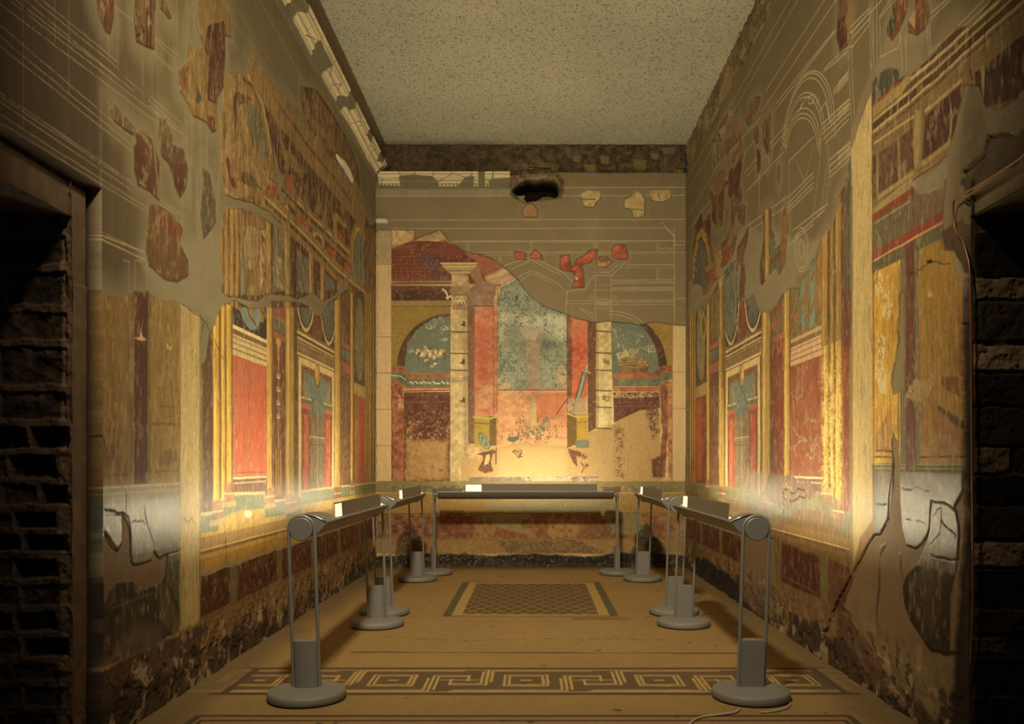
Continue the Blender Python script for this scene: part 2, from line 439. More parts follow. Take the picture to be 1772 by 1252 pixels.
    s.line(S8([(150, 700), (190, 705), (215, 722)]), .012, (206, 186, 140), jag=.01)
    s.line(S8([(150, 728), (185, 732), (212, 760), (415, 756)]), .02, (176, 84, 48)); s.line(S8([(210, 772), (415, 768)]), .02, (150, 62, 40))
    # maroon panel, red pilaster at its left
    s.fill(S8([(208, 778), (415, 776), (415, 1185), (208, 1185)]), (104, 48, 32), c2=(120, 66, 42), mott=.5)
    s.fill(S8([(212, 870), (410, 870), (410, 1180), (212, 1180)]), (178, 126, 68), wear=.62, jag=.03, soft=.03)
    s.fill(S8([(222, 1000), (400, 1000), (400, 1170), (222, 1170)]), (184, 134, 72), wear=.2, jag=.04, soft=.06, a=.8)
    for y in (790, 822): s.line(S8([(215, y), (412, y - 2)]), .007, (150, 96, 62), a=.7)
    s.line(S8([(310, 790), (310, 822)]), .007, (150, 96, 62), a=.7)
    s.fill(S8([(150, 732), (186, 736), (210, 775), (210, 1185), (150, 1180)]), (146, 62, 38), c2=(174, 100, 58), mott=.5)
    s.line(S8([(152, 735), (152, 1170)]), .012, (98, 46, 30), jag=.01); s.line(S8([(209, 780), (209, 1180)]), .010, (88, 44, 30), jag=.01)
    s.fill(S8([(180, 780), (205, 780), (205, 850), (180, 850)]), (196, 150, 96), wear=.5, jag=.02)
    # ---- the banded column and its capital
    col0 = S8([(415, 395), (492, 395), (498, 1190), (413, 1190)])
    s.fill(col0, (188, 156, 96), c2=(206, 174, 112), mott=.4)
    s.fill(S8([(470, 395), (492, 395), (498, 1190), (476, 1190)]), (142, 106, 58), soft=.03, a=.5)
    s.line(S8([(415, 395), (413, 1180)]), .012, (110, 78, 44), a=.7, jag=.004)
    for y in (505, 602, 678): s.line(S8([(418, y), (494, y + 2)]), .020, (98, 66, 38), a=.9)
    for (x, y) in ((462, 470), (460, 640), (462, 812)): s.fill(S8([(x + 10, y - 14), (x + 22, y - 10), (x + 20, y + 14), (x - 8, y + 4), (x + 8, y)]), (104, 74, 42), jag=.004)
    for i in range(8): s.line(S8([(425 + i * 9, 530), (428 + i * 9, 588)]), .008, (136, 104, 60), a=.6, jag=.01)
    for i in range(9): s.line(S8(arc(424 + i * 9, 730, 8, 20, 0, 180, 6)), .008, (140, 106, 62), a=.6, jag=.01)
    s.fill(SH([(760, 465), (935, 465), (960, 590), (765, 590)]), (158, 112, 72), c2=(190, 150, 100), mott=.5)
    for i in range(8): s.line(SH(arc(785 + i * 20, 520, 12, 30, 0, 180, 6)), .008, (210, 178, 122), a=.7, jag=.01)
    s.fill(SH([(760, 590), (955, 590), (965, 640), (940, 690), (760, 690), (735, 660)]), (184, 146, 88), c2=(150, 112, 66), mott=.5)
    s.line(SH([(760, 692), (940, 690)]), .014, (120, 88, 52))
    s.fill(SH([(765, 695), (930, 695), (910, 850), (775, 850)]), (126, 108, 72), c2=(176, 138, 84), mott=.4)
    for cx, sg in ((715, 1), (975, -1)):               # volutes
        s.line(SH([(cx - 50 * sg, 630), (cx - 20 * sg, 650), (cx, 690), (cx + 5 * sg, 720), (cx + 40 * sg, 700), (cx + 60 * sg, 730)]), .026, (206, 184, 124), jag=.003)
        s.line(SH(arc(cx + 2, 720, 16, 14, 0, 300, 10)), .014, (206, 184, 124))
    for cx in (808, 848, 888): s.line(SH(arc(cx, 790, 22, 44, 20, 160, 8)), .020, (212, 186, 126), a=.9)
    for cx in (825, 860): s.line(SH(arc(cx, 730, 20, 24, 0, 180, 8)), .014, (204, 180, 120), a=.9)
    for cx in (785, 820, 860, 895): s.line(SH([(cx, 845), (cx - 8, 810), (cx + 6, 790)]), .020, (170, 100, 66), a=.8)
    # projecting cornice on the column, receding to the right
    s.fill(SH([(650, 340), (1035, 338), (1025, 385), (950, 460), (760, 462), (700, 420), (665, 380)]), (190, 154, 86), c2=(168, 130, 72), mott=.3)
    s.line(SH([(645, 348), (1038, 346)]), .02, (214, 182, 110)); s.line(SH([(670, 385), (1030, 383)]), .016, (206, 172, 100)); s.line(SH([(700, 425), (980, 425)]), .012, (132, 96, 52)); s.line(SH([(740, 452), (950, 450)]), .012, (204, 166, 98))
    for i in range(28): s.line(SH([(672 + i * 13, 352), (672 + i * 13, 366)]), .006, (140, 104, 56), a=.7)
    s.fill(SH([(1035, 340), (1110, 545), (1250, 570), (1220, 640), (1080, 640), (950, 460), (1025, 385)]), (172, 122, 84), c2=(154, 106, 76), mott=.35)
    for i in range(4): s.line(SH([(1030 - i * 20, 385 + i * 26), (1090 - i * 14, 560 + i * 22)]), .010, (120, 80, 56), a=.7)
    s.fill(SH([(1040, 560), (1250, 570), (1215, 805), (1010, 805), (935, 640)]), (148, 106, 78), c2=(168, 124, 90), mott=.4)
    for i in range(9): s.line(SH([(1010, 605 + i * 22), (1220 - i * 2, 600 + i * 22)]), .006, (124, 90, 70), a=.6)
    s.fill(SH([(1110, 490), (1370, 375), (1490, 500), (1310, 580), (1250, 575), (1140, 550)]), (184, 142, 92), c2=(196, 150, 110), mott=.4)
    s.fill(SH([(1120, 505), (1380, 395), (1410, 430), (1160, 530)]), (212, 176, 110), jag=.004)
    for i in range(5): s.line(SH([(1105 + i * 6, 475 + i * 14), (1390 + i * 14, 370 + i * 26)]), .008, (140, 100, 60), a=.7)
    s.fill(SH([(930, 640), (1010, 805), (930, 850), (915, 760)]), (146, 108, 74), mott=.3)
    s.line(SH([(935, 850), (960, 812), (1215, 808)]), .016, (112, 78, 50))
    # ---- red pilaster left of the blue field, with its brown flank
    s.fill(S8([(492, 395), (525, 395), (525, 1010), (496, 1010)]), (138, 98, 62), c2=(118, 82, 56), mott=.3)
    s.fill(S8([(525, 392), (612, 392), (626, 400), (626, 878), (525, 885)]), (190, 96, 64), c2=(206, 120, 80), mott=.5)
    s.fill(S8([(525, 470), (610, 500), (600, 740), (527, 760)]), (188, 76, 46), soft=.12, jag=.04, a=.6)
    s.fill(S8([(540, 760), (615, 740), (615, 800), (560, 860), (530, 860)]), (200, 140, 88), soft=.03, jag=.04, wear=.4)
    s.line(S8([(610, 392), (612, 880)]), .03, (164, 92, 62), a=.7)
    s.line(S8([(628, 330), (627, 1100)]), .014, (110, 72, 44), a=.8, jag=.01)
    # ---- blue-green field in the middle
    fld = [(862, 515), (868, 497), (890, 486), (902, 470), (985, 540), (981, 675), (862, 675)]
    s.fill(fld, (114, 122, 96), c2=(92, 102, 82), mott=.55, jag=.006)
    s.fill(fld, (176, 170, 124), wear=.42, jag=.03, soft=.02, a=.55)
    s.fill([(866, 545), (980, 545), (978, 590), (866, 590)], (196, 186, 140), wear=.38, jag=.05, soft=.05, a=.75)
    for (x, y) in ((915, 600), (945, 590), (890, 575)): s.ell(x, y, 16, 22, (70, 78, 56), soft=.12, jag=.08, a=.6)
    s.fill([(911, 570), (935, 570), (936, 672), (910, 672)], (146, 124, 96), c2=(160, 130, 96), mott=.4, soft=.02, a=.9)
    s.fill(S9([(0, 485), (95, 485), (85, 515), (70, 540), (25, 540), (10, 515)]), (186, 158, 116), c2=(150, 140, 110), mott=.5, soft=.01, jag=.02)
    s.fill([(916, 485), (926, 485), (925, 570), (915, 570)], (140, 134, 106), a=.5, soft=.02, jag=.02)
    s.line([(916, 640), (922, 655), (940, 660)], .01, (120, 130, 100))
    s.fill(S8([(710, 340), (722, 345), (720, 365), (712, 368)]), (92, 84, 52), jag=.01)
    s.fill(SG([(345, 380), (430, 420), (440, 470), (345, 470)]), (186, 154, 104), wear=.4, jag=.03)
    s.fill(SG([(780, 300), (835, 300), (835, 470), (760, 440)]), (186, 150, 100), wear=.5, jag=.03)
    # ---- pink panel below
    s.fill(SG([(340, 478), (838, 478), (840, 900), (336, 900)]), (198, 126, 76), c2=(212, 148, 92), mott=.3)
    s.fill(SG([(560, 480), (838, 480), (838, 720), (600, 700)]), (198, 92, 56), soft=.12, jag=.04, a=.75)
    s.line(SG([(340, 478), (840, 478)]), .018, (132, 78, 44), a=.8); s.line(SG([(340, 490), (840, 488)]), .010, (214, 150, 98)); s.line(SG([(640, 515), (835, 512)]), .007, (140, 66, 40))
    s.line(SG([(760, 655), (838, 545)]), .014, (110, 62, 40))
    # little tree, leaves and stones
    trunk = (166, 146, 88)
    s.line(SG([(600, 820), (605, 640), (600, 560)]), .055, (190, 158, 94)); s.line(SG([(575, 800), (565, 620), (590, 560)]), .02, trunk)
    for P in ([(600, 560), (520, 500), (480, 420), (440, 330)], [(610, 560), (650, 480), (700, 400), (740, 330)], [(480, 420), (480, 360)], [(650, 480), (660, 420)], [(600, 800), (520, 690)], [(640, 760), (700, 690)], [(700, 680), (820, 660)]):
        s.line(SG(P), .022, (134, 136, 96), jag=.012, a=.85)
    for i in range(150):
        x = rnd.gauss(590, 95); y = 800 + rnd.gauss(0, 32) - 0.15 * abs(x - 590) * rnd.random()
        s.ell(*SG([(x, y)])[0], rnd.uniform(.8, 2.2), rnd.uniform(.8, 2.4), rnd.choice([(96, 100, 74), (112, 112, 80), (164, 92, 56), (210, 178, 112), (150, 84, 52)]), jag=.006, a=.85)
    for i in range(40):
        x = rnd.gauss(665, 26); y = rnd.gauss(740, 36)
        s.line(SG([(x, y), (x + rnd.uniform(-20, 20), y - rnd.uniform(5, 28))]), .012, (96, 102, 76), a=.8)
    for i in range(34):
        x = rnd.gauss(510, 22); y = rnd.gauss(700, 44)
        s.line(SG([(x, y), (x + rnd.uniform(-12, 12), y - rnd.uniform(5, 24))]), .010, rnd.choice([(150, 72, 44), (168, 100, 60)]), a=.7)
    s.ell(*SG([(450, 830)])[0], 9, 4.5, (98, 98, 66), jag=.03, wear=.2)
    # ---- lower sand-coloured loss
    s.fill([(798, 790), (830, 795), (862, 775), (900, 765), (940, 768), (980, 772), (1014, 752), (1018, 748), (1045, 740), (1060, 730), (1078, 715), (1100, 706), (1125, 702), (1142, 716), (1143, 832), (798, 832)],
           (190, 148, 84), c2=(174, 130, 70), mott=.4, jag=.02, soft=.012)
    s.fill([(862, 775), (980, 775), (980, 832), (862, 832)], (202, 162, 94), soft=.08, jag=.04, a=.5)
    for (x, y, q) in ((895, 783, 9), (900, 790, 5), (942, 798, 2.5), (1008, 790, 9), (998, 783, 8), (1012, 805, 6)): s.ell(x, y, q, q * .6, (110, 56, 34), wear=.52, jag=.03)
    # altars
    for (x0, x1, x2, y0, y1, lft) in ((821, 847, 859, 719, 771, 1), (983, 998, 1016, 715, 770, 0)):
        front = (170, 134, 34); side = (120, 86, 30)
        s.fill(R(x0, y0, x1, y1), front if lft else side, c2=None, mott=.25); s.fill(R(x1, y0, x2, y1), side if lft else front, mott=.25)
        s.line([(x0 - 1, y0 + 2), (x1, y0 + 5), (x2 + 1, y0 + 1)] if lft else [(x0 - 1, y0), (x1, y0 + 6), (x2 + 1, y0 + 6)], .03, (190, 158, 56)); s.line([(x0, y0 + 12), (x1, y0 + 14), (x2, y0 + 11)], .012, (108, 82, 28))
        s.line([(x0 - 4, y1 + 1), (x2, y1 + 2)], .03, (186, 150, 84))
    for (x, y, rx, ry, c) in ((838, 763, 8.5, 15, (96, 96, 70)), (838, 763, 7, 13, (146, 142, 100)), (838, 763, 4.5, 9, (110, 116, 86)), (838, 763, 2, 4, (160, 150, 104))):
        s.fill(arc(x, y, rx, ry, 0, 360, 20, tilt=.42)[:-1], c, jag=.002)
    s.line(SG([(135, 890), (130, 500)]), .012, (120, 82, 52), a=.5)
    # broken table leg shapes under the left altar
    s.fill(SG([(185, 940), (310, 905), (328, 925), (300, 945), (290, 1000), (300, 1040), (310, 1060), (250, 1080), (195, 1050), (215, 1010), (235, 970), (225, 950)]), (112, 62, 38), jag=.012)
    s.fill(SG([(255, 945), (280, 940), (282, 975), (268, 1010), (240, 1018), (246, 980)]), (206, 164, 92), jag=.006)
    s.line(SG([(328, 900), (325, 1010)]), .02, (122, 72, 44), jag=.01)
    s.fill(SG([(843, 900), (935, 925), (925, 960), (905, 955), (915, 1030), (880, 1000), (860, 950)]), (118, 66, 40), jag=.015, wear=.25)
    s.line(SG([(940, 1000), (965, 1040), (945, 1070)]), .02, (132, 80, 48), jag=.01)
    # ---- right red pilaster, brown flank, column
    s.fill(S9([(210, 428), (235, 440), (235, 1020), (212, 1030)]), (112, 66, 42), c2=(134, 80, 52), mott=.5)
    s.fill(S9([(235, 435), (304, 445), (304, 790), (235, 870)]), (190, 70, 42), c2=(204, 92, 58), mott=.4)
    s.fill(S9([(225, 430), (300, 440), (300, 520), (225, 520)]), (206, 118, 74), soft=.06, jag=.03, a=.6)
    s.fill(S9([(304, 450), (343, 450), (343, 940), (306, 962)]), (104, 62, 36), c2=(122, 76, 44), mott=.3)
    s.fill(S9([(343, 455), (415, 455), (424, 925), (345, 945)]), (190, 160, 92), c2=(210, 182, 116), mott=.35)
    s.fill(S9([(343, 455), (352, 455), (354, 940), (345, 940)]), (150, 116, 66), soft=.01, a=.6)
    for y in (503, 600, 678, 770, 845, 940): s.line(S9([(345, y), (412, y + 3)]), .022, (92, 62, 36), a=.85)
    for (x, y) in ((385, 645), (370, 805), (372, 640)): s.fill(S9([(x, y - 10), (x + 16, y - 14), (x + 22, y + 12), (x + 2, y + 8)]), (150, 118, 68), jag=.01)
    s.line(S9([(385, 798), (400, 800), (398, 818), (384, 820)]), .014, (128, 92, 50))
    # torch leaning on the right altar, blue box
    s.fill(R(983, 715, 998, 770), (120, 86, 30), mott=.25); s.fill(R(998, 715, 1016, 770), (176, 136, 34), mott=.25)
    s.line([(982, 715), (998, 721), (1017, 721)], .03, (190, 158, 56)); s.line([(983, 727), (998, 730), (1016, 730)], .012, (108, 82, 28))
    s.line(SG([(892, 640), (968, 350)]), .085, (86, 82, 62)); s.line(SG([(896, 636), (968, 360)]), .055, (128, 132, 104)); s.line(SG([(900, 600), (960, 380)]), .016, (170, 166, 124))
    s.line(SG([(955, 335), (1005, 355)]), .03, (176, 142, 84)); s.line(SG([(880, 645), (912, 650)]), .02, (180, 150, 92)); s.line(SG([(985, 300), (980, 340)]), .03, (196, 150, 90))
    s.line(SG([(880, 330), (925, 400)]), .010, (130, 106, 70))
    s.fill(SG([(900, 838), (990, 838), (1000, 850), (1000, 895), (905, 895)]), (128, 124, 90), c2=(104, 110, 84), mott=.5)
    s.fill(R(983, 688, 1014, 714), (176, 140, 100), wear=.42, jag=.02)
    # ---- right arch, fruit basket, cornice
    s.fill(S9([(410, 450), (750, 470), (740, 1160), (410, 1160)][:1] + [(410, 440), (690, 440), (690, 720), (415, 720)]), (168, 128, 40), c2=(146, 108, 38), mott=.35)
    s.fill(S9(arc(420, 665, 242, 250, 0, 90, 22) + [(415, 412), (415, 670)]), (90, 52, 36), c2=(104, 66, 46))
    s.fill(S9(arc(420, 665, 205, 236, 0, 90, 22) + [(415, 425), (415, 694), (625, 694)]), (122, 128, 96), c2=(100, 110, 88), mott=.5)
    s.fill(S9([(430, 600), (610, 560), (620, 600), (440, 640)]), (190, 164, 104), wear=.5, jag=.03)
    s.fill(S9([(420, 480), (560, 520), (500, 600), (420, 580)]), (170, 160, 112), wear=.6, jag=.03)
    s.fill(S9([(445, 655), (585, 655), (570, 694), (460, 694)]), (126, 84, 40), c2=(150, 104, 50), mott=.4)
    for i in range(5): s.line(S9([(450, 662 + i * 7), (580, 662 + i * 7)]), .006, (90, 58, 30), a=.6)
    s.line(S9([(440, 655), (515, 668), (588, 655)]), .02, (164, 120, 62))
    for i in range(26):
        t = (i % 9) / 8.0; row = i // 9
        x = 455 + t * 118 - (row * 6) * (t - .5) * 2; y = 655 - row * 12 - 6 * (1 - (2 * t - 1) ** 2)
        s.ell(*S9([(x, y)])[0], 3.6, 3.3, (104, 72, 38), jag=.001); s.ell(*S9([(x - 1, y - 1)])[0], 2.9, 2.6, rnd.choice([(158, 120, 62), (170, 134, 76), (140, 112, 60), (178, 126, 70)]), jag=.001)
    s.fill(S9([(418, 696), (600, 694), (645, 658), (685, 660), (685, 688), (650, 690), (610, 716), (418, 714)]), (168, 68, 44), c2=(186, 96, 62))
    s.fill(S9([(600, 694), (645, 664), (660, 672), (625, 708)]), (132, 70, 50))
    s.fill(S9([(418, 716), (612, 716), (650, 692), (685, 690), (685, 720), (650, 728), (620, 752), (418, 752)]), (100, 110, 76), c2=(124, 120, 78), mott=.4)
    s.fill(S9([(418, 754), (622, 754), (655, 728), (680, 730), (680, 745), (660, 745), (630, 776), (418, 776)]), (164, 78, 44), c2=(180, 110, 62))
    s.fill(S9([(420, 780), (628, 778), (632, 850), (540, 860), (424, 915)]), (96, 46, 32), c2=(112, 60, 40), mott=.4)
    s.fill(S9([(420, 780), (628, 778), (628, 800), (420, 808)]), (180, 140, 90), wear=.55, jag=.02)
    for y in (822, 838): s.line(S9([(430, y + 6), (600, y)]), .006, (150, 104, 70), a=.6)
    s.fill(S9([(630, 760), (668, 745), (668, 900), (655, 1160), (630, 1160), (640, 950)]), (122, 60, 38), c2=(150, 86, 52), mott=.5, jag=.02, wear=.15)
    s.fill(S9([(663, 740), (685, 735), (685, 1160), (670, 1160)]), (164, 82, 44), c2=(190, 128, 66), mott=.5, jag=.01)
    s.fill(S9([(560, 850), (625, 830), (630, 950), (600, 1000), (575, 900)]), (118, 72, 44), wear=.45, jag=.03, soft=.03)
    s.fill(S9([(425, 930), (470, 940), (465, 1165), (425, 1165)]), (134, 84, 46), wear=.42, jag=.03, soft=.03)
    s.fill(S9([(590, 1080), (640, 1060), (640, 1165), (600, 1165)]), (112, 64, 38), wear=.3, jag=.02, soft=.02)
    s.line(S9(arc(535, 1075, 48, 65, 0, 180, 12) + [(487, 1160)]), .007, (150, 108, 58), a=.7, jag=.006)
    # ---- ledge band and dado
    s.fill([(811, 825), (1035, 824), (1035, 836), (960, 842), (811, 842)], (120, 96, 82), c2=(138, 112, 92), mott=.4, jag=.01)
    s.fill([(900, 824), (1040, 826), (1020, 840), (930, 843)], (176, 150, 112), wear=.4, jag=.03)
    s.fill([(650, 832), (1190, 832), (1190, 852), (650, 852)], (148, 118, 62), c2=(128, 112, 66), mott=.4, wear=.12, soft=.01)
    s.fill([(678, 840), (805, 840), (805, 850), (678, 850)], (108, 106, 66), c2=(134, 120, 70), mott=.5, jag=.01)
    s.fill([(1050, 841), (1165, 841), (1165, 850), (1050, 850)], (116, 108, 66), c2=(140, 120, 68), mott=.5, jag=.01)
    s.fill([(770, 845), (812, 845), (812, 854), (770, 854)], (132, 48, 30), wear=.35, jag=.02); s.fill([(1040, 842), (1075, 842), (1075, 852), (1040, 852)], (140, 48, 30), wear=.2, jag=.02)
    s.fill(R(650, 853, 1190, 890), (170, 126, 54), c2=(150, 106, 46), mott=.4)
    s.fill([(845, 866), (1060, 862), (1064, 888), (845, 884)], (140, 124, 78), wear=.12, jag=.04, soft=.01)
    s.fill(R(650, 888, 1190, 938), (132, 86, 42), c2=(160, 112, 56), mott=.5)
    for (x0, x1, c) in ((678, 744, (116, 44, 30)), (757, 820, (134, 58, 36)), (856, 910, (140, 58, 34)), (925, 948, (144, 76, 42)), (1000, 1036, (132, 84, 44)), (1100, 1165, (122, 62, 36))):
        s.fill(R(x0, 892, x1, 932), c, c2=(148, 92, 48), mott=.5, jag=.03, soft=.02, wear=.08)
    s.fill([(840, 890), (930, 888), (900, 905), (930, 930), (860, 912)], (146, 124, 72), wear=.25, jag=.04)
    s.fill([(1040, 890), (1110, 885), (1120, 930), (1060, 925)], (140, 116, 66), wear=.3, jag=.04)
    s.fill(R(650, 932, 1190, 958), (168, 124, 56), c2=(142, 98, 46), mott=.5, jag=.02, soft=.02)
    s.fill([(860, 935), (1000, 935), (1050, 955), (880, 956)], (112, 88, 52), wear=.42, jag=.04)
    s.line([(655, 888), (1185, 887)], .010, (112, 72, 34), a=.7); s.line([(678, 934), (1160, 932)], .008, (112, 72, 34), a=.6); s.line([(650, 853), (1190, 852)], .012, (190, 150, 70), a=.7)
    # damp black foot
    s.fill([(648, 962), (760, 956), (850, 960), (930, 957), (1010, 962), (1080, 956), (1192, 960), (1192, 990), (648, 990)], (24, 20, 14), c2=(46, 34, 20), jag=.03, soft=.02, mott=.5)
    s.fill(R(648, 960, 1192, 985), (132, 104, 62), wear=.62, jag=.05, a=.12)
    s.fill([(648, 976), (1192, 974), (1192, 990), (648, 990)], (84, 58, 32), jag=.03, soft=.02, a=.4, wear=.3)
    s.fill([(690, 930), (712, 900), (726, 930), (735, 965), (680, 965)], (30, 24, 16), jag=.05, soft=.03, a=.7)
    s.fill([(1098, 925), (1120, 905), (1140, 935), (1150, 965), (1092, 965)], (30, 24, 16), jag=.05, soft=.03, a=.8)
    # paint losses everywhere
    loss = sstep(-(fbm(U, V, 34, 4, 401) - .66), .05) * s.m['b'] * 0.16
    s.c[:] = s.c * (1 - loss[..., None]) + alb((206, 176, 116)) * loss[..., None]
    s.cur = None
    # edge of the fresco layer
    ed = np.exp(-(D / .008) ** 2) * 0.75
    ed[:6] = 0
    ed *= (V < 5.4)
    s.c[:] = s.c * (1 - ed[..., None]) + alb((78, 56, 30)) * ed[..., None]
    s.h += .006 * m
    # ---- bare masonry above the plaster and the hole
    top = s.W([(600, 302), (750, 300), (880, 303), (960, 297), (1040, 298), (1240, 298)])
    P = [(-3, 7)] + [(-3, top[0][1])] + top + [(3, top[-1][1]), (3, 7)]
    sl = s.box_of([(-3, 5.5), (3, 7)], 0)
    d = sd_poly(s.U[sl] + .02 * s.wx[sl], s.V[sl] + .02 * s.wy[sl], P)
    a = sstep(d, .01)
    s.apply(sl, a, (84, 64, 40), c2=(102, 80, 50), mott=.8, m=None)
    wgt = np.clip((s.U[sl] - .2) / 1.0, 0, 1) * a; s.c[sl] *= (1 + .35 * wgt)[..., None]
    s.h[sl] -= a * (.07 - .05 * s.n2[sl]); s.r[sl] = .9
    cd, cid = cells(s.U[sl], s.V[sl], 9, 77)
    s.c[sl] *= (1 - .22 * a * sstep(cd - .05, .05) )[..., None]
    for (x, y, w_, h_) in ((1062, 160, 16, 14), (1104, 200, 22, 18), (1242, 207, 24, 20), (1168, 247, 30, 22), (1408, 228, 34, 25), (1546, 163, 30, 16), (1590, 262, 24, 12), (960, 232, 40, 16), (940, 262, 50, 12), (1000, 245, 18, 20), (870, 240, 30, 16), (1480, 190, 20, 14)):
        q = (138, 116, 62) if x > 1010 else (110, 88, 50)
        s.fill(S7([(x - w_, y - h_), (x + w_, y - h_ + 4), (x + w_ - 5, y + h_), (x - w_ + 4, y + h_ - 3)]), q, jag=.02, c2=(120, 98, 56), m=None, dh=.02, a=.9)
    for i in range(5): s.line(S7([(840 + i * 8, 290 - i * 12), (900, 285 - i * 10), (1000 - i * 6, 280 - i * 8)]), .012, (42, 30, 18), m=None, dh=-.02, jag=.02)
    s.fill(S7([(775, 300), (840, 270), (1010, 262), (1045, 330), (1030, 390), (940, 400), (850, 415), (780, 380)]), (96, 74, 46), c2=(140, 114, 70), jag=.03, soft=.02, mott=.7, m=None, dh=-.02)
    hole = s.W(S7([(786, 358), (806, 330), (832, 312), (858, 298), (900, 304), (940, 294), (988, 300), (1012, 318), (1018, 350), (1022, 378), (1000, 392), (965, 384), (930, 392), (905, 406), (862, 408), (848, 392), (850, 378), (812, 378)]))
    sl = s.box_of(hole, .1)
    d = sd_poly(s.U[sl] + .05 * s.wx[sl], s.V[sl] + .05 * s.wy[sl], hole)
    t = np.clip(-d / .035, 0, 1)
    s.h[sl] -= .55 * t ** .7
    s.apply(sl, sstep(d + .005, .01), (40, 24, 12), mott=.6, m=None)
    s.r[sl] = np.where(d < 0, .95, s.r[sl])
    s.crack([(653, 400), (653, 560), (651, 700), (652, 830)], w=.007, depth=.006, jag=.01)
    s.crack([(1187, 560), (1189, 700), (1188, 840)], w=.007, depth=.006, jag=.01)
    s.h += .004 * (s.n1 - .5) + .0025 * (s.n2 - .5)
    o = s.build('wall_back', lambda U, V, h: np.stack([U, YB - h, V], -1), M_WALL)
    return tag(o, 'end wall painted with architecture, its upper right half bare grey-brown plaster with scribed lines', kind='structure')
make_back_wall()
# ------------------------------------------------------------------ side walls
def columns_of(X, y_open):                             # finer near the camera, where the wall is seen larger
    k = F * X
    px = np.arange(k / YB, k / 3.55, 0.95)
    fine = (k / px)[::-1]
    return np.concatenate([np.linspace(-1.0, 3.5, 24), fine, [YB]])
def left_px(x, y):
    Y = F * -XL / (VX - x); return (Y, EYE + (VY - y) * Y / F)
def right_px(x, y):
    Y = F * XR / (x - VX); return (Y, EYE + (VY - y) * Y / F)

